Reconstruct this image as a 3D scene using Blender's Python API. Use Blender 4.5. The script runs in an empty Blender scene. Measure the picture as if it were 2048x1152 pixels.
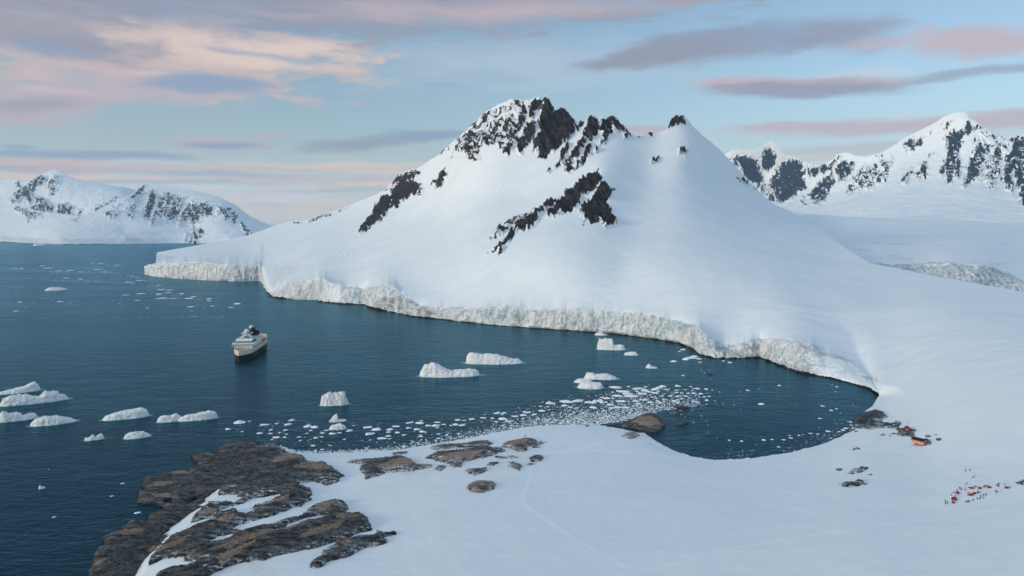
import bpy, bmesh, math, random
import numpy as np
from mathutils import Vector, Matrix, noise as mnoise

S = bpy.context.scene
COL = S.collection

# ------------------------------------------------------------------ camera
F = 1500.0; HC = 170.0; TH = math.atan(121.0/F)
cam_d = bpy.data.cameras.new('camera'); cam = bpy.data.objects.new('camera', cam_d); COL.objects.link(cam)
cam.location = (0, 0, HC); cam.rotation_euler = (math.pi/2-TH, 0, 0)
cam_d.sensor_width = 36.0; cam_d.lens = 36.0*F/2048.0
cam_d.clip_start = 1.0; cam_d.clip_end = 80000.0
S.camera = cam
S.render.resolution_x = 1024; S.render.resolution_y = 576
S.view_settings.view_transform = 'Standard'; S.view_settings.look = 'None'
S.view_settings.exposure = 0.02; S.view_settings.gamma = 1.0
S.cycles.volume_bounces = 1; S.cycles.max_bounces = 6; S.cycles.diffuse_bounces = 3; S.cycles.glossy_bounces = 3
S.cycles.transparent_max_bounces = 6

def ray(x, y):
    """pixel of the 2048x1152 photograph -> direction scaled to a forward distance of 1"""
    x = np.asarray(x, float); y = np.asarray(y, float)
    u = (x-1024.0)/F; v = (576.0-y)/F
    dy = math.cos(TH)+v*math.sin(TH); dz = -math.sin(TH)+v*math.cos(TH)
    return u/dy, dz/dy
def azel(x, y):
    a, t = ray(x, y)
    return math.atan(a), math.atan(t/math.hypot(1, a))
def sea(x, y, z=0.0):
    a, t = ray(x, y); D = (z-HC)/t
    return Vector((float(a*D), float(D), z))

# ------------------------------------------------------------------ sun + sky
SUN_EL = 12.0; SUN_AZ = -122.0          # azimuth measured from the viewing direction, to the right
sd = bpy.data.lights.new('sun', 'SUN'); sun = bpy.data.objects.new('sun', sd); COL.objects.link(sun)
el, az = math.radians(SUN_EL), math.radians(SUN_AZ)
to_sun = Vector((math.sin(az)*math.cos(el), math.cos(az)*math.cos(el), math.sin(el)))
sun.rotation_euler = to_sun.to_track_quat('Z', 'Y').to_euler()
sd.energy = 2.0; sd.use_shadow = True; sd.angle = math.radians(11); sd.color = (1.0, 0.84, 0.66)

def srgb(r, g, b):
    f = lambda c: c/12.92 if c <= .04045 else ((c+.055)/1.055)**2.4
    return tuple(f(c/255.0) for c in (r, g, b))

world = bpy.data.worlds.new('World'); S.world = world; world.use_nodes = True
wt = world.node_tree; wt.nodes.clear()
class NB:
    """small node helper"""
    def __init__(s, t): s.t = t
    def n(s, typ, **kw):
        o = s.t.nodes.new(typ)
        for k, v in kw.items(): setattr(o, k, v)
        return o
    def put(s, sock, v):
        if v is None: return
        if hasattr(v, 'links') or isinstance(v, bpy.types.NodeSocket): s.t.links.new(v, sock)
        else:
            try: sock.default_value = v
            except Exception: sock.default_value = (v[0], v[1], v[2], 1.0)
    def math(s, op, a, b=None, c=None, clamp=False):
        o = s.n('ShaderNodeMath', operation=op, use_clamp=clamp)
        for i, v in enumerate((a, b, c)):
            if v is not None: s.put(o.inputs[i], v)
        return o.outputs[0]
    def vmath(s, op, a, b=None):
        o = s.n('ShaderNodeVectorMath', operation=op)
        s.put(o.inputs[0], a)
        if b is not None: s.put(o.inputs[1], b)
        return o.outputs[0]
    def mix(s, f, a, b, blend='MIX'):
        o = s.n('ShaderNodeMix', data_type='RGBA', blend_type=blend)
        s.put(o.inputs[0], f); s.put(o.inputs[6], a if not isinstance(a, tuple) else (*a[:3], 1)); s.put(o.inputs[7], b if not isinstance(b, tuple) else (*b[:3], 1))
        return o.outputs[2]
    def noise(s, vec, scale, detail=3.0, rough=.55, dist=0.0):
        o = s.n('ShaderNodeTexNoise'); s.put(o.inputs['Vector'], vec)
        o.inputs['Scale'].default_value = scale; o.inputs['Detail'].default_value = detail
        o.inputs['Roughness'].default_value = rough; o.inputs['Distortion'].default_value = dist
        return o.outputs['Fac']
    def mapr(s, v, a, b, c=0.0, d=1.0, smooth=False):
        o = s.n('ShaderNodeMapRange', interpolation_type='SMOOTHSTEP' if smooth else 'LINEAR')
        s.put(o.inputs['Value'], v); s.put(o.inputs['From Min'], a); s.put(o.inputs['From Max'], b)
        s.put(o.inputs['To Min'], c); s.put(o.inputs['To Max'], d)
        return o.outputs[0]
    def mapping(s, vec, loc=(0, 0, 0), rot=(0, 0, 0), scale=(1, 1, 1)):
        o = s.n('ShaderNodeMapping'); s.put(o.inputs['Vector'], vec)
        o.inputs['Location'].default_value = loc; o.inputs['Rotation'].default_value = rot; o.inputs['Scale'].default_value = scale
        return o.outputs[0]
    def sep(s, v):
        o = s.n('ShaderNodeSeparateXYZ'); s.put(o.inputs[0], v); return o.outputs
    def comb(s, x, y, z=0.0):
        o = s.n('ShaderNodeCombineXYZ'); s.put(o.inputs[0], x); s.put(o.inputs[1], y); s.put(o.inputs[2], z); return o.outputs[0]

b = NB(wt)
tc = b.n('ShaderNodeTexCoord')
dirv = b.vmath('NORMALIZE', tc.outputs['Generated'])
dx, dy, dz = b.sep(dirv)
azn = b.math('ARCTAN2', dx, dy); eln = b.math('ARCSINE', dz)
P0 = b.comb(azn, eln, 0.0)
warp = b.n('ShaderNodeTexNoise'); b.put(warp.inputs['Vector'], b.mapping(P0, scale=(6, 22, 1))); warp.inputs['Scale'].default_value = 1.0; warp.inputs['Detail'].default_value = 3.0
wv = b.vmath('MULTIPLY', b.vmath('SUBTRACT', warp.outputs['Color'], (.5, .5, .5)), (.10, .022, 0))
P = b.vmath('ADD', P0, wv)
N1 = b.noise(b.mapping(P, scale=(8, 44, 1)), 1.0, 8, .64)       # long flat streaks
N2 = b.noise(b.mapping(P, loc=(3, 9, 0), scale=(13, 42, 1)), 1.0, 7, .6)      # puffier
sky = b.n('ShaderNodeTexSky', sky_type='NISHITA'); sky.sun_disc = False
sky.sun_elevation = math.radians(SUN_EL); sky.sun_rotation = math.radians(SUN_AZ)
sky.altitude = 100; sky.air_density = 1.0; sky.dust_density = 1.2; sky.ozone_density = 1.6
SKYG = 0.15
hsv = b.n('ShaderNodeHueSaturation'); hsv.inputs['Saturation'].default_value = .9; hsv.inputs['Value'].default_value = 1.0
b.put(hsv.inputs['Color'], sky.outputs[0])
skyc = b.mix(1.0, hsv.outputs[0], (1.02, 1.08, 1.12), 'MULTIPLY')
EXPO = 0.02
CK = 2**-EXPO/SKYG
def cc(r, g, bb, k=1.0): c = srgb(r, g, bb); return tuple(v*CK*k for v in c)
# pale veil towards the horizon
hz = b.mapr(b.math('ABSOLUTE', eln), 0.0, .17, 1.0, 0.0, smooth=True)
skyc = b.mix(b.math('MULTIPLY', hz, .66), skyc, cc(206, 211, 219))
# unseen bright overcast added overhead and behind the viewer as fill light
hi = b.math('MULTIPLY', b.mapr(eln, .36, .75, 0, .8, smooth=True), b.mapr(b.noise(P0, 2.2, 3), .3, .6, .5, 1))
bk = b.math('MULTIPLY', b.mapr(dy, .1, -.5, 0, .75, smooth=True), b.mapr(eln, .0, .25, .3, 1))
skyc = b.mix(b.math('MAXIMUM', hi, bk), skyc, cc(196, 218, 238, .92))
MAUVE = cc(153, 155, 171); DUSK = cc(146, 165, 192); PINK = cc(202, 184, 190); CREAM = cc(232, 210, 198); WHITE = cc(214, 218, 224); PEACH = cc(214, 190, 184)
_nt = {}
def nterm(rag, N):
    """1 + rag*(noise-.5), shared between clouds"""
    k = (rag, N)
    if k not in _nt: _nt[k] = b.math('MULTIPLY_ADD', (N2 if N else N1), rag*1.6, 1.0-rag*.8)
    return _nt[k]
def cloud(x, y, w, h, colr, dens=1.0, tilt=0.0, soft=.6, rag=1.2, N=0):
    """a cloud bank: an ellipse in (azimuth, elevation), its edge broken up by shared noise"""
    global skyc
    a, e = azel(x, y)
    m = b.n('ShaderNodeMapping', vector_type='TEXTURE'); b.put(m.inputs['Vector'], P)
    m.inputs['Location'].default_value = (a, e, 0); m.inputs['Rotation'].default_value = (0, 0, -math.radians(tilt)); m.inputs['Scale'].default_value = (w*1.12/F, h*1.15/F, 1)
    l = b.n('ShaderNodeVectorMath', operation='LENGTH'); b.put(l.inputs[0], m.outputs[0])
    v = b.math('SUBTRACT', nterm(rag, N), l.outputs['Value'])
    skyc = b.mix(b.mapr(v, 0.0, soft, 0, dens, smooth=True), skyc, colr)
#      x     y    w    h   colour dens tilt(+ = falls to the right)
cloud(1000, 130, 420, 70, WHITE, .35, 0, 1.0, 1.0)
cloud(1700, 148, 120, 20, WHITE, .5, 0, 1.0, 1.0)
cloud(300, 350, 620, 48, WHITE, .55, 0, .9, 1.4)
cloud(400, 425, 700, 44, WHITE, .6, 0, .9, .8)
cloud(300, 95, 430, 80, PEACH, .92, 0, .6, 1.3, 1)
cloud(430, 92, 320, 34, CREAM, .85, 0, .9, 1.6, 1)
cloud(470, 122, 150, 18, CREAM, .9, 0, .9, 1.4)
cloud(230, 78, 120, 12, CREAM, .8, 0, .9, 1.4)
cloud(620, 88, 110, 20, CREAM, .9, -4, .9, 1.3)
cloud(480, 104, 130, 9, DUSK, .6, 4, .9, 1.4)
cloud(110, 128, 260, 38, PEACH, .8, -4, .9, 1.4, 1)
cloud(650, -30, 1050, 92, MAUVE, .95, -2, .45, 1.2)
cloud(300, 20, 420, 36, DUSK, .45, 0, .9, 1.6, 1)
cloud(1000, 22, 480, 30, PINK, .75, -2, .9, 1.2)
cloud(90, 62, 200, 44, MAUVE, .8, 0, .8, 1.5, 1)
cloud(170, 100, 130, 26, MAUVE, .7, 0, .8, 1.5, 1)
cloud(60, 92, 80, 14, DUSK, .6, 0, .8, 1.5)
cloud(60, 208, 165, 38, PINK, .9, -6, .6, 1.0)
cloud(60, 214, 120, 18, MAUVE, .6, -6, .9, 1.0)
cloud(110, 184, 60, 7, CREAM, .7, 0, .9, 1.0)
cloud(300, 168, 260, 36, PINK, .85, -3, .7, 1.2)
cloud(330, 150, 120, 9, CREAM, .7, -2, .9, 1.4)
cloud(420, 164, 170, 22, DUSK, .9, -3, .7, 1.0)
cloud(-60, -20, 300, 40, MAUVE, .8)
cloud(440, 286, 110, 13, PINK, .8, 2, .7, .8)
cloud(450, 289, 80, 8, DUSK, .8, 2, .7, .8)
cloud(535, 272, 50, 6, PINK, .7, 0, .8, .8)
cloud(730, 286, 190, 15, MAUVE, .75, -5, .8, .9)
cloud(870, 268, 130, 15, DUSK, .85, -2, .8, .9)
cloud(900, 172, 60, 5, DUSK, .4, 0, .9, .9)
cloud(30, 290, 40, 5, DUSK, .7, 0, .8, .8)
cloud(40, 304, 120, 9, DUSK, .75, 0, .8, .9)
cloud(270, 309, 150, 13, DUSK, .8, 0, .7, .9)
cloud(60, 322, 160, 9, PEACH, .8, 0, .8, 1.2)
cloud(160, 342, 170, 8, CREAM, .85, 0, .8, 1.4)
cloud(80, 334, 220, 7, DUSK, .6, 0, .8, 1.4)
cloud(430, 340, 420, 9, PEACH, .7, -1, .8, 1.6)
cloud(780, 344, 150, 6, CREAM, .8, -1, .8, 1.2)
cloud(420, 352, 300, 8, DUSK, .5, 0, .8, 1.6)
cloud(740, 371, 160, 5, CREAM, .8, -2, .8, 1.2)
cloud(120, 352, 260, 9, CREAM, .8, 0, .8, 1.8)
cloud(420, 376, 330, 9, WHITE, .7, 0, .8, 1.8)
cloud(640, 402, 300, 8, CREAM, .5, 0, .8, 1.6)
cloud(700, 332, 260, 7, CREAM, .75, -2, .8, 1.8)
cloud(560, 362, 260, 6, PEACH, .7, 0, .8, 1.8)
cloud(330, 366, 240, 7, DUSK, .4, 0, .8, 1.8)
cloud(650, 382, 220, 5, DUSK, .4, -1, .8, 1.6)
cloud(560, 390, 420, 16, WHITE, .45, 0, .9, 1.6)
cloud(620, 425, 260, 14, CREAM, .35, 0, .9, 1.2)
cloud(1230, 118, 110, 14, MAUVE, .8, -4, .7, .9)
cloud(1340, 103, 180, 27, MAUVE, .85, -8, .7, .8, 1)
cloud(1430, 80, 120, 32, DUSK, .8, -4, .7, .8, 1)
cloud(1490, 86, 270, 36, MAUVE, .75, -5, .7, .7, 1)
cloud(1570, 68, 120, 34, DUSK, .8, 0, .7, .8, 1)
cloud(1690, 70, 130, 32, MAUVE, .75, 4, .8, .8, 1)
cloud(1760, 84, 70, 12, PINK, .6, 0, .8, .8)
cloud(1860, 60, 40, 12, PINK, .7, 0, .8, .8, 1)
cloud(1970, 80, 140, 32, PINK, .9, 7, .7, .8, 1)
cloud(1570, 164, 220, 16, PINK, .8, 3, .7, .8)
cloud(1590, 176, 200, 20, MAUVE, .85, 3, .7, .8)
cloud(1480, 160, 90, 6, PINK, .8, 2, .8, .8)
cloud(1980, 146, 210, 13, MAUVE, .65, 2, .8, .9)
cloud(1690, 258, 230, 18, PINK, .85, 3, .7, .7)
cloud(1560, 250, 90, 7, PINK, .7, 0, .7, .7)
cloud(1990, 246, 170, 24, PINK, .85, 0, .7, .8)
cloud(1812, 234, 40, 5, WHITE, .7, 0, .8, .8)
cloud(1300, 256, 110, 13, PINK, .8, 0, .7, .8)
cloud(1640, 302, 260, 10, PINK, .55, 0, .8, 1.4)
cloud(1560, 320, 200, 9, PEACH, .5, 0, .8, 1.4)
cloud(1300, -20, 900, 28, MAUVE, .5, 0, .7, 1.0)
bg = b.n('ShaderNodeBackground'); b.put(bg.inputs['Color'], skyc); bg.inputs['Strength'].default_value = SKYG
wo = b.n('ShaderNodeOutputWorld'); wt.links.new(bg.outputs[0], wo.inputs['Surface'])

# ------------------------------------------------------------------ numpy helpers
rng = np.random.default_rng(7); random.seed(7)
_perm = rng.permutation(256).astype(np.int64); _perm = np.concatenate([_perm]*3)
_g3 = rng.normal(size=(256, 3)); _g3 /= np.linalg.norm(_g3, axis=1)[:, None]
def pn(x, y, z=0.0):
    x = np.asarray(x, float); y = np.asarray(y, float); z = np.asarray(z, float)+0*x
    xi = np.floor(x).astype(np.int64); yi = np.floor(y).astype(np.int64); zi = np.floor(z).astype(np.int64)
    xf = x-xi; yf = y-yi; zf = z-zi
    f = lambda t: t*t*t*(t*(t*6-15)+10)
    u, v, w = f(xf), f(yf), f(zf)
    out = 0
    for i in (0, 1):
        for j in (0, 1):
            for k in (0, 1):
                h = _perm[_perm[_perm[(xi+i) & 255]+((yi+j) & 255)]+((zi+k) & 255)]
                g = _g3[h]
                d = g[..., 0]*(xf-i)+g[..., 1]*(yf-j)+g[..., 2]*(zf-k)
                out = out + d*(u if i else 1-u)*(v if j else 1-v)*(w if k else 1-w)
    return out*1.6
def fbm(x, y, z=0.0, o=4, r=.5):
    a = 1.0; s = 0; t = 0; k = 1.0
    for i in range(o):
        s = s+a*pn(x*k+17*i, y*k-9*i, z*k+5*i); t += a; a *= r; k *= 2.03
    return s/t
def ridged(x, y, z=0.0, o=4, r=.5):
    a = 1.0; s = 0; t = 0; k = 1.0
    for i in range(o):
        s = s+a*(1-np.abs(pn(x*k+31*i, y*k+11*i, z*k-7*i))*2); t += a; a *= r; k *= 2.1
    return s/t
def ss(a, b, v):
    t = np.clip((v-a)/(b-a), 0, 1); return t*t*(3-2*t)
def tps(pts, vals, lam=1e-4):
    P_ = np.array(pts, float)/1000.0; n = len(P_)
    d = np.linalg.norm(P_[:, None]-P_[None], axis=2)
    K = np.where(d > 0, d*d*np.log(d+1e-12), 0)+lam*np.eye(n)
    Q = np.concatenate([np.ones((n, 1)), P_], 1)
    A = np.zeros((n+3, n+3)); A[:n, :n] = K; A[:n, n:] = Q; A[n:, :n] = Q.T
    w = np.linalg.solve(A, np.concatenate([np.array(vals, float), np.zeros(3)]))
    def f(x, y):
        sh = np.shape(x); X = np.ravel(x)/1000.0; Y = np.ravel(y)/1000.0; out = np.empty(X.shape)
        for s in range(0, len(X), 20000):
            dd = (X[s:s+20000, None]-P_[None, :, 0])**2+(Y[s:s+20000, None]-P_[None, :, 1])**2
            out[s:s+20000] = (.5*dd*np.log(dd+1e-18))@w[:n]
        out += w[n]+w[n+1]*X+w[n+2]*Y
        return out.reshape(sh)
    return f
def interp(pl, x):
    pl = sorted(pl); return np.interp(x, [p[0] for p in pl], [p[1] for p in pl])
def polydist(x, y, poly, closed=True, ky=1.0):
    """signed distance (inside positive) in pixels, y stretched by ky"""
    p = np.array(poly, float)*[1, ky]; Y = y*ky; n = len(p)
    best = np.full(np.shape(x), 1e9); ins = np.zeros(np.shape(x), bool)
    for i in range(n if closed else n-1):
        ax, ay = p[i]; bx, by = p[(i+1) % n]
        ex, ey = bx-ax, by-ay; L = ex*ex+ey*ey+1e-9
        t = np.clip(((x-ax)*ex+(Y-ay)*ey)/L, 0, 1)
        best = np.minimum(best, (x-ax-t*ex)**2+(Y-ay-t*ey)**2)
        if closed:
            c = ((ay > Y) != (by > Y)) & (x < ex*(Y-ay)/(ey if abs(ey) > 1e-9 else 1e-9)+ax)
            ins ^= c
    d = np.sqrt(best)
    return np.where(ins, d, -d) if closed else d
def crop(ox, oy, k, pts): return [(ox+a/k, oy+c/k) for a, c in pts]

def tag(o, label=None, cat=None, group=None, kind=None):
    if label: o['label'] = label
    if cat: o['category'] = cat
    if group: o['group'] = group
    if kind: o['kind'] = kind
    return o
def grid_mesh(name, X, Y, Z, mat, attrs=None, facemask=None, smooth=True):
    r, c = X.shape
    co = np.stack([X, Y, Z], -1).reshape(-1, 3).astype(np.float32)
    idx = np.arange(r*c).reshape(r, c)
    q = np.stack([idx[:-1, :-1], idx[:-1, 1:], idx[1:, 1:], idx[1:, :-1]], -1).reshape(-1, 4)
    if facemask is not None: q = q[facemask.reshape(-1)]
    used = np.zeros(r*c, bool); used[q.ravel()] = True
    remap = np.cumsum(used)-1; q = remap[q]; co = co[used]
    me = bpy.data.meshes.new(name)
    me.vertices.add(len(co)); me.vertices.foreach_set('co', co.ravel())
    me.loops.add(q.size); me.loops.foreach_set('vertex_index', q.ravel().astype(np.int32))
    me.polygons.add(len(q)); me.polygons.foreach_set('loop_start', (np.arange(len(q))*4).astype(np.int32))
    me.update(calc_edges=True)
    me.polygons.foreach_set('use_smooth', np.full(len(q), smooth))
    for k, v in (attrs or {}).items():
        a = me.attributes.new(k, 'FLOAT', 'POINT'); a.data.foreach_set('value', v.reshape(-1)[used].astype(np.float32))
    me.materials.append(mat)
    o = bpy.data.objects.new(name, me); COL.objects.link(o)
    return o
def grid_normals(X, Y, Z):
    P_ = np.stack([X, Y, Z], -1)
    n = np.cross(np.gradient(P_, axis=1), np.gradient(P_, axis=0))
    n /= np.linalg.norm(n, axis=-1)[..., None]+1e-9
    return n

# ------------------------------------------------------------------ materials
def new_mat(name):
    m = bpy.data.materials.new(name); m.use_nodes = True
    t = m.node_tree; t.nodes.clear(); b = NB(t)
    out = b.n('ShaderNodeOutputMaterial'); p = b.n('ShaderNodeBsdfPrincipled')
    t.links.new(p.outputs[0], out.inputs['Surface'])
    return m, b, p
def attr(b, name): return b.n('ShaderNodeAttribute', attribute_name=name).outputs['Fac']
def bump(b, p, h, dist, strength=1.0, normal=None):
    o = b.n('ShaderNodeBump'); o.inputs['Distance'].default_value = dist
    b.put(o.inputs['Strength'], strength); b.put(o.inputs['Height'], h)
    if normal is not None: b.put(o.inputs['Normal'], normal)
    return o.outputs[0]
def plain(name, colr, rough=.6, metal=0.0, noise_amt=.15, nscale=.5):
    m, b, p = new_mat(name)
    g = b.n('ShaderNodeNewGeometry').outputs['Position']
    n = b.noise(g, nscale, 4)
    k = b.mapr(n, .3, .7, 1-noise_amt, 1+noise_amt)
    v = b.n('ShaderNodeVectorMath', operation='SCALE'); v.inputs[0].default_value = colr[:3]; b.put(v.inputs['Scale'], k)
    b.put(p.inputs['Base Color'], v.outputs[0]); p.inputs['Roughness'].default_value = rough; p.inputs['Metallic'].default_value = metal
    return m
SNOW = (.80, .835, .88)

def terrain_mat(name, fs=1.0, rockc=((.010, .012, .015), (.10, .074, .057)), shear=.45, fine=.4, zs=.34, rk_cut=0.0, warm=.45):
    """snow; rock where the 'rock' attribute beats a streaky noise; glacier ice where 'ice' is high. fs = metres per detail"""
    m, b, p = new_mat(name)
    geo = b.n('ShaderNodeNewGeometry'); pos = geo.outputs['Position']
    px, py, pz = b.sep(pos); nz = b.sep(geo.outputs['Normal'])[2]
    sk = b.comb(b.math('MULTIPLY_ADD', pz, shear, px), py, b.math('MULTIPLY', pz, zs))
    n1 = b.noise(sk, .045/fs, 6, .68); n2 = b.noise(sk, .22/fs, 4, .65)
    n = b.math('ADD', b.math('MULTIPLY', n1, .80), b.math('MULTIPLY', n2, .20))
    w = attr(b, 'rock')
    n = b.mapr(n, .385+rk_cut*.0, .615-rk_cut, 0, 1)
    lodge = b.math('MULTIPLY', b.mapr(nz, .35, .85, -.12, .30), b.math('SUBTRACT', 1.15, w))
    diff = b.math('SUBTRACT', b.math('SUBTRACT', w, n), lodge)
    rk = b.math('MULTIPLY', b.mapr(diff, -.02, .04, 0, 1, smooth=True), b.mapr(w, .02, .1))
    rn = b.noise(b.mapping(sk, scale=(1, 1, .7)), .07/fs, 6, .7); rn2 = b.noise(pos, .5/fs, 3, .6)
    rc = b.mix(b.mapr(rn, .43, .60), rockc[0], rockc[1])  # rock tones contrasted to paint relief shading into the colour
    rc = b.mix(b.mapr(rn2, .35, .7, 0, .55), rc, tuple(c*.45 for c in rockc[0]))
    sn = b.noise(b.mapping(pos, rot=(0, 0, .5), scale=(.35, 1, 1)), .012/fs, 4, .6)
    sc = b.mix(b.mapr(sn, .35, .68), (.77, .825, .86), (.835, .87, .89))
    ice = attr(b, 'ice'); dirt = attr(b, 'dirt')
    ik = b.comb(px, py, b.math('MULTIPLY', pz, .5))
    i1 = b.noise(ik, .045/fs, 6, .7, .8)
    i2 = b.noise(b.mapping(pos, loc=(50, 7, 0)), .012/fs, 3, .5)
    i3 = b.noise(b.mapping(b.comb(px, py, b.math('MULTIPLY', pz, 2.6)), rot=(.5, .2, 0)), .045/fs, 6, .72, 1.6)
    i4 = b.noise(pos, .09/fs, 5, .7, .5)
    icec = b.mix(b.mapr(i1, .33, .60), (.80, .86, .90), (.92, .94, .95))
    blue = b.math('MAXIMUM', b.math('MULTIPLY', attr(b, 'blue'), b.mapr(i1, .38, .60, 1, .05)), b.math('MULTIPLY', b.mapr(i2, .50, .66), b.mapr(i1, .40, .54, .6, .08)))
    icec = b.mix(b.math('MULTIPLY', blue, .85), icec, (.30, .60, .70))
    icec = b.mix(b.mapr(i3, .57, .72, 0, .38), icec, (.55, .62, .67))
    icec = b.mix(b.mapr(i4, .60, .70, 0, .35), icec, (.66, .68, .68))
    icec = b.mix(b.mapr(i2, .5, .3, 0, warm), icec, (.92, .89, .84))
    i5 = b.noise(b.comb(px, py, b.math('MULTIPLY', pz, .22)), .05/fs, 4, .6, 1.0)
    crk = b.mapr(b.math('ABSOLUTE', b.math('SUBTRACT', i5, .5)), .006, .022, 1, 0)
    icec = b.mix(b.math('MULTIPLY', crk, .55), icec, (.36, .50, .58))
    c = b.mix(ice, sc, icec)
    dn = b.noise(b.comb(px, py, b.math('MULTIPLY', pz, 2.5)), .06/fs, 5, .7)
    c = b.mix(b.math('MULTIPLY', dirt, b.mapr(dn, .42, .62)), c, (.20, .21, .23))
    c = b.mix(rk, c, rc)
    c = b.mix(b.math('MULTIPLY', attr(b, 'track'), .8), c, (.90, .91, .92))
    c = b.mix(b.math('MULTIPLY', attr(b, 'stain'), b.mapr(dn, .38, .66)), c, (.66, .56, .50))
    b.put(p.inputs['Base Color'], c)
    b.put(p.inputs['Roughness'], b.mix(rk, (.55, .55, .55), (.85, .85, .85)))
    p.inputs['Specular IOR Level'].default_value = .25
    # relief: small wind-crust on snow, crags on rock, fluting on ice
    hs = b.math('ADD', b.math('MULTIPLY', b.noise(b.mapping(pos, rot=(0, 0, .4), scale=(.3, 1, 1)), .12/fs, 5, .6), .22*fine), b.math('MULTIPLY', b.noise(pos, .02/fs, 4, .5), 1.0*fine))
    hs = b.math('ADD', hs, b.math('MULTIPLY', b.noise(b.mapping(pos, rot=(0, 0, -.5), scale=(.22, 1, 1)), .5/fs, 4, .65, .6), .16*fine))
    cen = lambda v, k: b.math('MULTIPLY', b.math('SUBTRACT', v, .5), k)
    hs = b.math('SUBTRACT', hs, .69*fine)
    hr = b.math('ADD', b.math('ADD', cen(rn, 15.0), cen(rn2, 3.0)), .6)
    hi = b.math('ADD', cen(i1, 7.0), b.math('ADD', cen(i3, 5.0), cen(i4, 2.5)))
    hi = b.math('SUBTRACT', hi, b.math('MULTIPLY', crk, 1.5))
    mx = b.n('ShaderNodeMix', data_type='FLOAT'); b.put(mx.inputs[0], ice); b.put(mx.inputs[2], hs); b.put(mx.inputs[3], hi)
    mr = b.n('ShaderNodeMix', data_type='FLOAT'); b.put(mr.inputs[0], rk); b.put(mr.inputs[2], mx.outputs[0]); b.put(mr.inputs[3], hr)
    b.put(p.inputs['Normal'], bump(b, p, mr.outputs[0], 1.0*fs))
    return m
M_TERR = terrain_mat('snow_rock_and_ice', 1.0)
M_FARL = terrain_mat('far_left_snow_and_rock', 2.0, rockc=((.016, .017, .022), (.11, .085, .07)), shear=.5, fine=.5, zs=.25, rk_cut=.01)
M_FARR = terrain_mat('far_right_snow_and_rock', 2.0, rockc=((.004, .010, .020), (.020, .034, .050)), shear=.35, fine=.5, zs=.2, rk_cut=.02)  # blue of the distant haze is painted into these rock colours
M_GLAC = terrain_mat('glacier_snow_and_ice', 1.3, fine=.7, warm=0.0)

# sea
def sea_mat():
    m = bpy.data.materials.new('sea_water'); m.use_nodes = True; t = m.node_tree; t.nodes.clear(); b = NB(t)
    pos = b.n('ShaderNodeNewGeometry').outputs['Position']
    big = b.noise(b.mapping(pos, rot=(0, 0, .15), scale=(.28, 1, 1)), .009, 5, .62, .6)   # long wind streaks
    big2 = b.noise(b.mapping(pos, loc=(400, 90, 0), rot=(0, 0, -.1), scale=(.35, 1, 1)), .0022, 4, .55, .8)
    c = b.mix(b.mapr(big, .3, .7), (.0003, .0125, .021), (.0006, .021, .035))
    c = b.mix(b.math('MULTIPLY', b.mapr(big2, .42, .66), .8), c, (.002, .048, .075))
    w1 = b.noise(b.mapping(pos, rot=(0, 0, .35), scale=(.45, 1, 1)), .22, 4, .6)
    w2 = b.noise(b.mapping(pos, rot=(0, 0, -.2), scale=(.6, 1, 1)), .05, 3, .5)
    h = b.math('ADD', b.math('MULTIPLY', w1, 1.3), b.math('MULTIPLY', w2, 1.8))
    nor = bump(b, None, h, 1.0, b.mapr(big, .35, .62, .35, 1.0))
    df = b.n('ShaderNodeBsdfDiffuse'); b.put(df.inputs['Color'], c); b.put(df.inputs['Normal'], nor)
    gl = b.n('ShaderNodeBsdfGlossy'); gl.inputs['Color'].default_value = (.43, .76, .93, 1); b.put(gl.inputs['Roughness'], b.mapr(big, .3, .7, .12, .26)); b.put(gl.inputs['Normal'], nor)
    fr = b.n('ShaderNodeFresnel'); fr.inputs['IOR'].default_value = 1.333; b.put(fr.inputs['Normal'], nor)
    ms = b.n('ShaderNodeMixShader'); b.put(ms.inputs[0], b.math('MULTIPLY', fr.outputs[0], .68)); t.links.new(df.outputs[0], ms.inputs[1]); t.links.new(gl.outputs[0], ms.inputs[2])
    o = b.n('ShaderNodeOutputMaterial'); t.links.new(ms.outputs[0], o.inputs['Surface'])
    return m
M_SEA = sea_mat()

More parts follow.
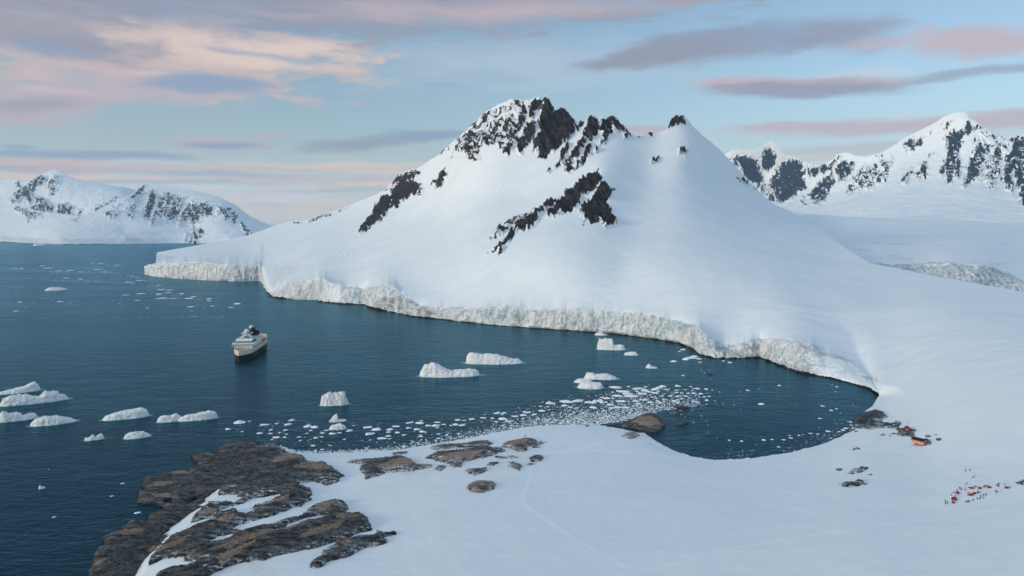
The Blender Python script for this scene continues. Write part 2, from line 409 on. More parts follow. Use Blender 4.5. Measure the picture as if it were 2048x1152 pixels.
def rock_mat(name, a, c2, tan):
    m, b, p = new_mat(name)
    pos = b.n('ShaderNodeNewGeometry').outputs['Position']
    st = b.mapping(pos, rot=(0, 0, -.70), scale=(.20, 1, 1))
    n1 = b.noise(st, .30, 6, .74, .7); n2 = b.noise(pos, 1.1, 5, .72); n3 = b.noise(st, .06, 4, .6)
    cr = b.noise(b.mapping(pos, rot=(0, 0, -.70), scale=(.14, 1, 1)), .55, 5, .7, .4)
    c = b.mix(b.mapr(n1, .40, .60), a, c2)
    c = b.mix(b.mapr(cr, .47, .38, 0, .85), c, tuple(v*.22 for v in a))
    tanm = attr(b, 'tan')
    tn = b.math('MULTIPLY', b.mapr(b.math('ADD', tanm, b.math('MULTIPLY', b.math('SUBTRACT', n1, .5), 1.3)), .36, .7), b.mapr(n2, .38, .52, .15, 1))
    c = b.mix(b.math('MULTIPLY', tn, .9), c, tan)
    c = b.mix(b.mapr(n2, .5, .32, 0, .8), c, tuple(v*.28 for v in a))
    nz = b.sep(b.n('ShaderNodeNewGeometry').outputs['Normal'])[2]
    sn = b.math('ADD', b.math('MULTIPLY', attr(b, 'edge'), .16), b.math('ADD', b.mapr(nz, .6, .95, -.06, .03), cr))
    snm = b.math('MULTIPLY', b.mapr(sn, .66, .69), b.mapr(attr(b, 'edge'), .02, .2))
    c = b.mix(snm, c, (.78, .83, .87))
    wet = attr(b, 'wet')
    c = b.mix(b.math('MULTIPLY', wet, .85), c, (.007, .008, .010))
    b.put(p.inputs['Base Color'], c); p.inputs['Roughness'].default_value = .82; p.inputs['Specular IOR Level'].default_value = .3
    h = b.math('ADD', b.math('MULTIPLY', b.math('ADD', n1, cr), 2.6), b.math('MULTIPLY', n2, 1.2))
    b.put(p.inputs['Normal'], bump(b, p, h, 1.0))
    return m
M_ROCK = rock_mat('dark_shore_rock', (.050, .056, .063), (.31, .295, .28), (.66, .46, .33))
M_ROCKG = rock_mat('grey_shore_rock', (.045, .055, .06), (.17, .19, .195), (.2, .19, .18))

def berg_mat(name, warm):
    m, b, p = new_mat(name)
    pos = b.n('ShaderNodeNewGeometry').outputs['Position']
    x, y, z = b.sep(pos)
    n = b.noise(pos, .25, 5, .6); n2 = b.noise(b.comb(x, y, b.math('MULTIPLY', z, 3)), .2, 4, .6)
    c = b.mix(b.mapr(n, .35, .65), (.80, .85, .88), warm)
    foot = b.mapr(z, .1, 1.1, 1, 0, smooth=True)
    c = b.mix(b.math('MULTIPLY', foot, .7), c, (.38, .72, .80))
    c = b.mix(b.mapr(n2, .6, .75, 0, .4), c, (.55, .72, .80))
    b.put(p.inputs['Base Color'], c); p.inputs['Roughness'].default_value = .5
    b.put(p.inputs['Normal'], bump(b, p, b.math('ADD', n, b.math('MULTIPLY', n2, .7)), 2.2))
    return m
M_BERG = berg_mat('iceberg_ice', (.93, .92, .89))
M_FOOT = plain('submerged_blue_ice', (.03, .22, .29), .35, 0, .25, .3)
M_CHUNK = plain('white_floating_ice', (.84, .88, .91), .5, 0, .08, .3)

# ------------------------------------------------------------------ the land around the bay
C1 = lambda pts: crop(0, 320, 3.303, pts)
C2 = lambda pts: crop(560, 320, 3.389, pts)
C3 = lambda pts: crop(860, 170, 3.113, pts)
C4 = lambda pts: crop(1440, 200, 2.743, pts)
C8 = lambda pts: crop(1700, 460, 5.885, pts)

SKY_M = [(286, 533), (298, 530), (311, 526), (313, 505), (363, 495.6), (424, 485), (500, 470), (530, 459), (554, 450), (586, 441), (600, 440), (620, 436), (645, 430), (681, 417), (707, 407), (752, 389), (769, 380), (784, 364), (796, 351), (814, 342), (837, 335), (858, 321), (879, 308), (892, 295), (915, 276), (935, 257), (956, 237.5), (976, 221), (998, 208.5), (1021, 199), (1040, 201), (1059, 200.5), (1067, 197), (1075, 193), (1082, 202), (1085, 200.5), (1091, 191), (1099, 199), (1104, 210), (1109, 218), (1117, 218), (1125, 215), (1133, 220), (1143, 231), (1152, 244), (1157, 247), (1162, 241), (1168, 245.5), (1178, 234), (1188, 229), (1197, 239), (1206, 232.6), (1212, 239), (1223, 229.4), (1233, 236), (1239, 245.5), (1250, 253.5), (1263, 268), (1277, 273), (1295, 269), (1299, 264), (1305, 265), (1308, 268), (1320, 264), (1335, 257), (1339, 247), (1345, 234), (1358, 230), (1371, 233), (1387, 253.5), (1406, 271), (1438, 297), (1462, 322), (1495, 358), (1524, 389), (1549, 409), (1580, 424), (1610, 437), (1650, 464), (1700, 502), (1740, 526), (1850, 547), (1950, 567), (2048, 585), (2300, 630)]
WF = [(280, 548), (288, 549), (300, 552), (340, 556), (400, 560), (470, 563), (516, 562), (523, 563), (528, 572), (534, 585), (543, 594), (560, 597), (600, 599), (632, 600), (636, 603), (680, 608), (730, 610), (738, 615), (760, 620), (830, 634), (900, 641), (980, 650), (1060, 656), (1150, 662), (1230, 668), (1300, 677), (1360, 687), (1385, 697), (1400, 710), (1430, 717), (1480, 717), (1520, 715), (1550, 728), (1600, 746), (1660, 757), (1700, 767), (1740, 779), (1757, 789), (1800, 785), (2300, 740)]
TT = [(280, 540), (289, 537), (298, 530), (340, 525.4), (425, 525), (477, 530), (512, 528), (522, 530), (529, 566), (535, 580), (541, 587), (546, 583), (558, 574), (583, 565), (613, 560), (649, 557), (661, 563), (704, 574), (728, 577), (740, 571), (776, 568), (789, 574), (801, 586), (834, 607), (855, 610), (900, 612), (920, 615), (981, 612), (1041, 611), (1057, 618), (1117, 615), (1193, 617), (1238, 621.5), (1284, 626), (1329, 632), (1359, 641), (1390, 650), (1405, 660), (1430, 680), (1448, 690), (1465, 689), (1486, 681), (1507, 677), (1574, 677), (1600, 680), (1626, 688), (1665, 703), (1705, 724), (1735, 750), (1757, 782), (1800, 780), (2300, 735)]
WN = [(100, 1420), (200, 1420), (262, 1190), (300, 1125), (350, 1075), (420, 1010), (470, 950), (500, 905), (520, 889), (545, 889), (566, 896), (590, 904), (640, 907), (720, 904), (800, 899), (880, 886), (940, 876), (1000, 863), (1060, 853), (1130, 849), (1190, 849), (1240, 857), (1290, 868), (1312, 882), (1340, 898), (1380, 913), (1430, 920), (1500, 917), (1580, 905), (1640, 890), (1680, 874), (1698, 862), (1712, 845), (1722, 828), (1745, 812), (1757, 793), (1800, 789), (2300, 744)]
TIPS = [(1700, 862), (1708, 840), (1722, 826), (1745, 812), (1722, 803), (1757, 790)]

def D0(y):     # reference distance: sea level below the horizon, gently continued above
    v = np.asarray(y, float)-455.0
    return HC*F/(.5*(v+np.sqrt(v*v+4*50.0**2)))
def Dh(x, y, h):
    _, t = ray(x, y); return (h-HC)/t
LEANP = [(280, 10), (640, 12), (690, 40), (735, 14), (800, 34), (860, 14), (1380, 12), (1440, 40), (1500, 22), (1560, 30), (1640, 60), (1757, 60)]
_sx = np.arange(150, 2400, 2.0); _k = np.exp(-.5*(np.arange(-60, 61)/12.0)**2); _k /= _k.sum()
def _sm(v): return np.convolve(np.pad(v, 60, mode='edge'), _k, mode='valid')
_swf, _stt = _sm(interp(WF, _sx)), _sm(interp(TT, _sx))
ctl = []
near_h = [(700, 960, 3), (600, 1050, 7), (450, 1120, 8), (300, 1220, 6), (800, 1100, 10), (1000, 930, 5), (1100, 1000, 8), (1300, 950, 4), (1250, 900, 2.5), (1400, 1050, 11), (1000, 1150, 14), (1000, 1400, 22), (1400, 1250, 20), (1400, 1500, 26), (600, 1400, 14), (1640, 940, 5), (1720, 890, 4.5), (1760, 950, 11), (1700, 1050, 17), (1900, 975, 20), (1840, 885, 10), (1820, 840, 9), (1800, 1152, 25), (1800, 1500, 34), (2048, 1152, 32), (2048, 1000, 28), (2048, 850, 33), (1900, 820, 21), (2048, 700, 47), (2420, 1500, 47), (2420, 1000, 44), (2300, 1500, 45), (2300, 1000, 42), (2300, 800, 50), (1800, 785, 9), (1850, 700, 31), (1800, 650, 38), (2300, 640, 58)]
ctl += [(x, y, float(Dh(x, y, h))) for x, y, h in near_h]
ctl += [(x, y, float(Dh(x, y, .3))) for x, y in WN[7:31:2]]
for x in range(290, 1740, 36):
    ctl.append((x, float(np.interp(x, _sx, _stt)), float(Dh(x, np.interp(x, _sx, _swf), 0)+min(interp(LEANP, x), .5*(Dh(x, np.interp(x, _sx, _stt), 0)-Dh(x, np.interp(x, _sx, _swf), 0))))))
NHARD = len(ctl)
ctl += [(x, y, d) for x, y, d in ((313, 505, 3600), (363, 495.6, 3750), (424, 485, 3800), (500, 470, 3800), (554, 450, 3700), (645, 430, 3400), (752, 389, 3000), (858, 321, 2600), (956, 237, 2330), (1021, 199, 2210), (1091, 191, 2150), (1143, 231, 2150), (1206, 232, 2120), (1263, 268, 2140), (1320, 264, 2250), (1358, 230, 2180), (1406, 271, 2250), (1462, 322, 2330), (1524, 389, 2450), (1580, 424, 2450), (1650, 464, 2250), (1740, 526, 1650), (1850, 547, 1450), (2048, 585, 1300), (2300, 630, 1250),
  (420, 505, 3100), (520, 500, 2750), (600, 530, 2150), (620, 480, 2650), (700, 500, 2200), (700, 545, 1800), (800, 450, 2250), (800, 540, 1700), (930, 330, 2050), (900, 400, 2050), (900, 480, 1800), (1000, 320, 2020), (1080, 320, 1990), (1050, 400, 1900), (1000, 540, 1450), (1180, 340, 1960), (1130, 300, 2030), (1200, 350, 1660), (1100, 435, 1610), (1040, 470, 1560), (985, 508, 1500), (1200, 440, 1580), (1270, 430, 1720), (1300, 330, 2050), (1360, 320, 1980), (1360, 420, 1720), (1460, 400, 2050), (1250, 540, 1390), (1400, 540, 1340), (1500, 480, 1680), (1550, 560, 1260), (1560, 440, 2150), (1650, 520, 1650), (1680, 590, 1180), (1640, 640, 1060))]
G_T = tps([(c[0], c[1]) for c in ctl], [math.log(c[2]/float(D0(c[1]))) for c in ctl], np.array([2e-4]*NHARD+[7e-3]*(len(ctl)-NHARD)))
def shore_d(x, y):
    return np.minimum(polydist(x, y, [p for p in WN[7:] if p[0] < 1758], False, 2.2), 1e9)
_cx = np.arange(250, 2320, 2.0)
_cw = interp(WF, _cx); _ct = interp(TT, _cx)
_cr = np.log((Dh(_cx, _cw, 0.0)+np.minimum(interp(LEANP, _cx), .5*(Dh(_cx, _ct, 0.0)-Dh(_cx, _cw, 0.0))))/(D0(_ct)*np.exp(G_T(_cx, _ct))))
_kk = np.exp(-.5*(np.arange(-150, 151)/38.0)**2); _kk /= _kk.sum()
_cs = np.convolve(np.pad(_cr, 150, mode='edge'), _kk, mode='valid')
def land_D(x, y, near=None, cur=None):
    """forward distance of the land surface seen at a pixel"""
    x = np.asarray(x, float); y = np.asarray(y, float)
    wf, tt, wn = cur if cur else (interp(WF, x), interp(TT, x), interp(WN, x))
    g = G_T(x, y); Dg = D0(y)*np.exp(g)
    # far side: cliff, then the snow above it
    Dw = Dh(x, wf, 0.0)
    ln_ = np.minimum(interp(LEANP, x), .5*(Dh(x, tt, 0.0)-Dw)); Dtop = Dw+ln_
    s = np.clip((wf-y)/np.maximum(wf-tt, 1), 0, 1)
    Dcl = Dw+ln_*s**1.5
    gt = G_T(x, tt); corr = np.log(Dtop/(D0(tt)*np.exp(gt)))
    cs = np.interp(x, _cx, _cs); up_ = np.clip(tt-y, 0, None)
    Dab = Dg*np.exp(cs*np.exp(-up_/60.0)+(corr-cs)*np.exp(-up_/9.0))
    Dfar = np.where(y >= tt, Dcl, Dab)
    # near side: shallow snow bank rising from the shore
    hg = HC+Dg*ray(x, y)[1]
    d = shore_d(x, y)
    hn = hg*ss(0, 60, d)+1.0*ss(0, 5, d)+1.6*ss(0, 30, d)
    hn = np.maximum(hn, .8*ss(0, 5, d))
    yy = np.maximum(y, 500.0)
    Dn = Dh(x, yy, hn)
    w = ss(1738, 1768, x)*(y > tt)+np.clip((x-1738+.9*np.clip(tt-y, 0, 150))/(30+.9*np.clip(tt-y, 0, 150)), 0, 1)*(y <= tt)
    w = w*w*(3-2*w)
    Dr = np.where(y > 600, Dn, Dg)   # right of the bay
    Dr = Dn*ss(560, 680, y)+Dg*(1-ss(560, 680, y))
    far = Dfar*(1-w)+Dr*w
    return np.where((y > wn) if near is None else near, Dn*(1-w)+Dr*w, far)
def land_pt(x, y, dz=0.0):
    D = float(land_D(np.array([x]), np.array([y]))[0]); a, t = ray(x, y)
    return Vector((float(a)*D, D, HC+float(t)*D+dz))

# rock on the slopes: (outline, share of rock)
ROCKS_M = [(C3(p), w) for p, w in (
 ([(60, 430), (80, 400), (170, 325), (240, 260), (320, 190), (380, 150), (520, 86), (600, 95), (640, 90), (630, 190), (560, 260), (530, 330), (490, 450), (440, 400), (400, 350), (370, 390), (320, 385), (310, 480), (240, 468), (190, 400), (150, 455), (180, 350), (110, 400)], .50),
 ([(140, 450), (200, 330), (250, 260), (290, 340), (310, 480), (250, 470), (200, 400)], .72),
 ([(340, 300), (400, 250), (440, 290), (400, 380), (330, 385)], .75), ([(320, 240), (385, 150), (385, 190), (330, 245)], .85),
 ([(620, 150), (645, 80), (695, 95), (700, 120), (640, 205), (618, 200)], .92),
 ([(695, 160), (700, 90), (720, 60), (765, 125), (775, 160), (800, 148), (825, 138), (860, 170), (912, 230), (895, 290), (860, 335), (800, 390), (735, 425), (722, 455), (680, 460), (672, 400), (640, 425), (650, 350), (690, 290), (675, 230)], .97),
 ([(555, 350), (600, 240), (640, 215), (665, 245), (640, 340), (590, 395), (570, 440), (538, 405)], .82),
 ([(450, 420), (520, 320), (560, 340), (495, 448)], .7), ([(515, 240), (570, 190), (590, 260), (530, 310)], .7), ([(550, 150), (600, 120), (600, 160), (555, 185)], .8),
 ([(905, 270), (940, 215), (962, 232), (920, 292)], .9),
 ([(950, 310), (985, 200), (1020, 180), (1060, 215), (1045, 290), (1010, 365), (975, 345)], .87),
 ([(1065, 215), (1130, 183), (1185, 240), (1258, 300), (1254, 332), (1215, 332), (1190, 290), (1115, 305), (1095, 365), (1058, 385), (1075, 310), (1060, 290)], .87),
 ([(930, 350), (970, 310), (962, 380), (940, 430), (900, 480), (882, 545), (848, 547), (838, 505), (880, 420)], .85),
 ([(970, 380), (1007, 370), (1002, 440), (960, 490), (900, 538), (893, 520), (950, 450)], .88),
 ([(812, 412), (862, 373), (867, 400), (820, 500), (792, 527), (788, 505), (820, 465)], .9), ([(738, 522), (755, 506), (757, 530), (742, 543)], .9), ([(1030, 400), (1050, 388), (1045, 418), (1032, 420)], .9),
 ([(1005, 552), (1050, 525), (1068, 560), (1060, 620), (1000, 670), (960, 690), (940, 730), (880, 780), (790, 812), (728, 828), (780, 750), (690, 800), (665, 860), (600, 908), (550, 903), (510, 942), (490, 992), (450, 1012), (455, 1037), (422, 1066), (428, 1032), (350, 1053), (430, 998), (480, 935), (500, 895), (560, 855), (600, 842), (650, 785), (800, 705), (860, 660), (900, 645), (960, 588)], .95),
 ([(1060, 615), (1085, 595), (1110, 640), (1147, 648), (1122, 690), (1105, 720), (1128, 790), (1155, 830), (1155, 860), (1083, 890), (1070, 850), (1000, 862), (938, 802), (958, 750), (1010, 705), (1035, 660)], .96),
 ([(370, 962), (430, 897), (520, 835), (640, 780), (600, 822), (540, 872), (480, 922), (400, 957)], .72),
 ([(10, 615), (30, 595), (75, 545), (110, 518), (107, 560), (72, 627), (40, 637), (50, 590)], .9),
 ([(1485, 270), (1498, 215), (1515, 188), (1575, 184), (1583, 238), (1550, 243), (1530, 235)], .97),
 ([(1545, 400), (1560, 393), (1592, 420), (1582, 447), (1565, 420), (1545, 432)], .9), ([(1372, 492), (1378, 465), (1420, 460), (1402, 484)], .8), ([(1356, 300), (1362, 286), (1385, 296), (1390, 314), (1358, 314)], 1.0), ([(1296, 318), (1306, 316), (1306, 326), (1298, 326)], 1.0),
 ([(955, 870), (965, 840), (968, 860), (958, 890)], .8), ([(1640, 262), (1660, 290), (1650, 300), (1636, 280)], .6))]
ROCKS_M += [(C2(p), w) for p, w in (
 ([(538, 498), (580, 430), (630, 370), (650, 300), (690, 253), (747, 243), (752, 300), (742, 350), (700, 412), (660, 432), (600, 472)], 1.0),
 ([(748, 334), (758, 250), (768, 190), (830, 150), (900, 143), (947, 158), (932, 190), (917, 238), (870, 254), (820, 284), (790, 324)], .97),
 ([(705, 215), (760, 158), (800, 100), (850, 85), (940, 60), (945, 90), (900, 132), (850, 150), (790, 155), (750, 188)], .85),
 ([(935, 200), (965, 175), (987, 200), (960, 242), (933, 248)], .7), ([(1000, 200), (1012, 185), (1005, 205)], .6),
 ([(1060, 130), (1110, 78), (1137, 55), (1132, 100), (1100, 162), (1080, 187), (1063, 160)], .85),
 ([(90, 420), (140, 425), (135, 432), (95, 432)], .9), ([(195, 405), (240, 395), (290, 366), (300, 375), (230, 410), (195, 425)], .9), ([(300, 370), (350, 370), (350, 380), (300, 378)], .9), ([(395, 345), (480, 310), (480, 318), (400, 355)], .8), ([(650, 225), (690, 200), (690, 210), (660, 232)], .8))]
ROCKS_M += [(C4([(90, 425), (110, 428), (150, 455), (145, 465), (115, 448)]), .8), (C4([(170, 475), (190, 490), (182, 493)]), .8)]
# dark rock foot of the shore cliffs
SHORE_ROCK = [(532, 593, 575, 600, 3), (633, 602, 737, 612, 2.2), (733, 600, 775, 620, 3.2), (760, 618, 905, 643, 2.0), (905, 640, 1300, 680, 1.2), (1300, 676, 1440, 722, 2.0), (1430, 712, 1530, 722, 2.2), (1530, 716, 1757, 792, 3.2)]

def rock_field(x, y, polys, feather=3.2, jag=1.0):
    w = np.zeros(x.shape)
    for p, f in polys:
        a = np.array(p); x0, y0 = a.min(0)-6; x1, y1 = a.max(0)+6
        m = (x > x0) & (x < x1) & (y > y0) & (y < y1)
        if not m.any(): continue
        sdv = polydist(x[m], y[m], p)+jag*(fbm(x[m]/5+y[m]/14, y[m]/16, f, o=4, r=.65)*5.5)
        w[m] = np.maximum(w[m], f*np.clip(.5+sdv/(2*feather), 0, 1))
    return w

def build_main():
    xs = np.arange(150, 2420, 1.75)
    NA, NB_, NC, ND = 300, 8, 46, 330
    n = len(xs); wf = interp(WF, xs); tt = interp(TT, xs); wn = interp(WN, xs); sk = interp(SKY_M, xs)
    sk = sk-(ridged(xs/9.0, 0*xs+2.2, 0, 3, .6)-.35)*7*(ss(1062, 1070, xs)*ss(1262, 1252, xs))-(ridged(xs/7.0, 0*xs+4.2, 0, 3, .6)-.3)*4*(ss(930, 950, xs)*ss(1062, 1050, xs)+.8*ss(770, 790, xs)*ss(850, 835, xs)+ss(1335, 1342, xs)*ss(1372, 1366, xs))
    # small irregularities of coast and cliff edge
    j = fbm(xs/9.0, 0*xs+3.3, o=3)*2.0
    j = fbm(xs/26.0, 0*xs+1.3, o=3, r=.5)*4.0
    tt = np.where(xs < 1740, tt+j*ss(1, 12, wf-tt)*1.3, tt)
    wn = wn+fbm(xs/16.0, 0*xs+8.1, o=4)*2.2
    rows = []
    tA = np.linspace(0, 1, NA)[:, None]
    yA = 1420+(wn-1420)*(1-(1-tA)**1.35)
    tB = np.linspace(0, 1, NB_+2)[1:-1][:, None]; yB = wn+(wf-wn)*tB
    tC = np.linspace(0, 1, NC)[:, None]; yC = wf+(tt-wf)*tC
    tD = np.linspace(0, 1, ND+1)[1:][:, None]; yD = tt+(sk-tt)*tD
    y = np.concatenate([yA, yB, yC, yD], 0); x = np.broadcast_to(xs, y.shape).copy()
    seg = np.concatenate([np.full(NA, 0), np.full(NB_, 1), np.full(NC, 2), np.full(ND, 3)])[:, None]+0*x
    D = land_D(x, y, seg == 0, (wf[None, :]+0*x, tt[None, :]+0*x, wn[None, :]+0*x)); a, t = ray(x, y)
    # bay floor, under the water
    wet = (seg == 1) & (x < 1757)
    D = np.where(wet, Dh(x, np.maximum(y, 500), -6.0), D)
    D = np.where((seg == 0) & (x < 200), Dh(x, np.maximum(y, 500), -4.0), D)
    X, Y, Z = a*D, D, HC+t*D
    rock = rock_field(x, y, [(p, f+.22 if f >= .9 else f) for p, f in ROCKS_M], 3.2, 1.5)
    for x0, y0, x1, y1, th in SHORE_ROCK:
        m = (seg == 2) & (x >= x0) & (x <= x1)
        nse = fbm(x[m]/12, y[m]*0+x0, o=3)
        rock[m] = np.maximum(rock[m], np.clip(1.0*(th*.9*(1+1.4*nse)-(wf[None, :]+0*x)[m]+y[m])/1.2+.5, 0, 1))
    # ice: the cliff faces, fading onto the snow
    ht = (wf-tt)[None, :]+0*x
    up = (wf[None, :]-y)
    ice = np.where((seg >= 2) & (x < 1757), ss(1.06, .93, up/np.maximum(ht, 1)), 0)*ss(2, 12, ht)
    ice *= 1-.8*np.maximum(ss(1590, 1660, x), 0)
    ice *= 1-.7*np.exp(-((x-672)/22.)**2)
    ice = np.maximum(ice, .9*ss(0, 5, polydist(x, y, [(313, 505), (345, 510), (370, 513), (340, 522), (313, 527)])))
    ice = np.maximum(ice, .5*ss(-4, 14, polydist(x, y, [(536, 561), (545, 524), (590, 520), (606, 530), (590, 552), (560, 574), (540, 590)])))
    dirt = .75*ss(0, 10, polydist(x, y, C3([(0, -999), (1, -999), (1, -998)])))
    for pl, dd in ((([(742, 612), (760, 596), (800, 586), (838, 606), (900, 640), (830, 634)]), .75), ([(725, 600), (780, 592), (790, 600), (740, 604)], .6),
                   ([(1490, 715), (1505, 706), (1525, 706), (1530, 716)], .8), ([(1570, 727), (1600, 728), (1640, 740), (1635, 747), (1600, 742)], .8),
                   ([(1600, 685), (1630, 690), (1670, 706), (1712, 722), (1700, 726), (1660, 716), (1610, 702), (1570, 700)], .55), ([(1712, 748), (1735, 750), (1755, 755), (1760, 770), (1730, 758)], .8), ([(1795, 722), (1806, 720), (1808, 727), (1797, 728)], .4)):
        dirt = np.maximum(dirt, dd*ss(-2, 6, polydist(x, y, pl)))
    # relief along the normal
    blue = .95*np.exp(-((x-1345)/45.)**2)+.35*np.exp(-((x-1190)/60.)**2)*0+.5*np.exp(-((x-1545)/40.)**2)*.6+.5*np.exp(-((x-640)/14.)**2)+.45*np.exp(-((x-525)/22.)**2)+.4*np.exp(-((x-1440)/25.)**2)
    track = 0*x
    for pl, wd in (([(1092, 905), (1200, 901), (1300, 908), (1390, 921)], 3), ([(1120, 905), (1200, 888), (1260, 878), (1330, 890), (1380, 912)], 3), ([(1060, 940), (1056, 975), (1042, 995), (1052, 1012), (1090, 1040), (1170, 1090), (1250, 1135), (1300, 1180)], 3.2), ([(1250, 1150), (1500, 1090), (1750, 1050), (2000, 1020)], 1.6), ([(1580, 925), (1680, 895), (1740, 880), (1830, 893)], 1.4), ([(1850, 895), (1880, 930), (1930, 960)], 1.5), ([(1893, 1006), (1915, 985), (1950, 974), (2010, 974)], 5), ([(1930, 995), (1960, 1000), (1995, 985)], 4), ([(1935, 942), (1948, 955), (1945, 975)], 1.8)):
        dd = -polydist(x, y, pl, False, 1.6)
        dd = polydist(x, y+fbm(x/14, y/14, 0, o=2)*3, pl, False, 1.6); track = np.maximum(track, np.exp(-(dd/wd)**2)*1.0)
    track *= (seg == 0)
    stain = np.zeros(x.shape)
    for pl, k_ in (([(780, 935), (840, 910), (880, 925), (870, 945), (810, 960)], .55), ([(690, 905), (730, 925), (735, 945), (700, 925)], .3), ([(430, 1140), (520, 1110), (560, 1150), (470, 1200)], .5), ([(900, 925), (1060, 890), (1085, 925), (960, 950)], .35)):
        stain = np.maximum(stain, k_*ss(-6, 10, polydist(x, y, pl, ky=1.6)))
    stain *= (seg == 0)
    nrm = grid_normals(X, Y, Z)
    flip = np.sign(np.sum(nrm*np.stack([-X, -Y, HC-Z], -1), -1)); nrm *= flip[..., None]
    kx = X+.35*Z
    inr = ss(.1, .7, rock)*(seg == 3)
    crag = ((ridged(kx/40, Y/160, Z/420, 5, .6)-.35)*24+(ridged(kx/15, Y/40, Z/110, 3, .6)-.4)*7)*inr
    upn = up/np.maximum(ht, 1)
    clif = (ridged(X/34, Y/34, Z/80, 4, .6)-.4)*9.0+(ridged(X/11, Y/11, Z/16, 3, .6)-.4)*3.2+fbm(X/80, Y/80, Z/60, o=2)*10
    clif = clif*np.maximum(ice, (ss(2, 12, ht)*ss(1757, 1700, x))*(seg == 3))*ss(0, .12, upn)*(1-ss(.72, 1.0, upn))*(seg == 2)
    snowr = fbm(X/260, Y/260, 0, o=5, r=.5)*3.4*ss(0, 60, up)*(seg == 3)*(1-ss(.1, .5, rock))
    snowr += fbm(X/75, Y/110, 0, o=4, r=.55)*1.2*ss(0, 60, up)*(seg == 3)
    snowr += ((ridged(X/140, Y/30, 0, 3, .55)-.45)*.8+fbm(X/60, Y/40, 3, o=4)*.9)*ss(0, 14, up-ht)*(1-ss(60, 190, up-ht))*(seg == 3)
    near = (fbm(X/60, Y/60, 0, o=5, r=.55)*.9+(ridged(X/22-Y/30, Y/9, 0, 3, .5)-.5)*.10)*ss(0, 30, y-wn[None, :])*(seg == 0)
    # crevassed patches on the slope
    cre = 0*x
    for cx, cy, rx, ry in ((905, 415, 18, 8), (960, 365, 60, 10), (690, 505, 24, 8), (600, 505, 30, 6), (1478, 362, 10, 26), (1420, 300, 10, 14)):
        cre = np.maximum(cre, np.exp(-((x-cx)/rx)**2-((y-cy)/ry)**2))
    cre = cre*(ridged(X/16, Y/50, Z/16, 4)-.2)*2.6
    topfade = ss(0, 14, y-sk[None, :])*.85+.15
    d = (crag*topfade+clif+snowr+cre)
    X = X+nrm[..., 0]*d; Y = Y+nrm[..., 1]*d; Z = Z+nrm[..., 2]*d+near
    # back of the ridges
    parts = [(X, Y, Z)]; ex, ey, ez = X[-1], Y[-1], Z[-1]
    bx, by, bz, br = [], [], [], []
    for back, drop in ((6, 3), (20, 12), (60, 45), (140, 110), (320, 260), (600, 480)):
        L = np.hypot(ex, ey)
        bx.append(ex+ex/L*back); by.append(ey+ey/L*back); bz.append(np.maximum(ez-drop*(.4+.6*ss(40, 300, ez)), -6+0*ez))
    X = np.concatenate([X, bx]); Y = np.concatenate([Y, by]); Z = np.concatenate([Z, bz])
    E = np.zeros((6, n)); rock = np.concatenate([rock, np.repeat(rock[-1:], 6, 0)*.7]); ice = np.concatenate([ice, E]); dirt = np.concatenate([dirt, E]); blue = np.concatenate([blue, E]); track = np.concatenate([track, E]); stain = np.concatenate([stain, E])
    segf = np.concatenate([seg, E+4])[:-1, :-1]; xf = np.concatenate([x, E+xs])[:-1, :-1]
    mask = ~((segf >= 1) & (xf < 288)) & ~((segf == 0) & (xf < 195))
    o = grid_mesh('terrain', X, Y, Z, M_TERR, {'rock': rock, 'ice': ice, 'dirt': dirt, 'blue': blue, 'track': track, 'stain': stain}, mask)
    tag(o, 'snow covered mountain, ice cliffs and snowfield curving around the bay', 'terrain', kind='structure')
    # left end of the promontory, closing it off towards the water
    i0 = int(np.searchsorted(xs, 288))
    rr = [r for r in range(X.shape[0]) if (np.concatenate([seg, E+4])[r, i0] >= 2)]
    ex, ey, ez = X[rr, i0], Y[rr, i0], Z[rr, i0]
    k = np.array([0, 10, 60, 250, 900, 1600])[:, None]
    XX = ex+k*np.array([-.0, -.25, -.3, -.28, -.2, -.0])[:, None][:, :]*.3; YY = ey+k; ZZ = ez*np.array([1, 1, .98, .95, .9, .8])[:, None]
    o2 = grid_mesh('terrain', XX, YY, ZZ, M_TERR, {'rock': XX*0, 'ice': XX*0+.8, 'dirt': XX*0})
    tag(o2, 'west end of the snow promontory above its ice cliff', 'terrain', kind='structure')
    return o
build_main()

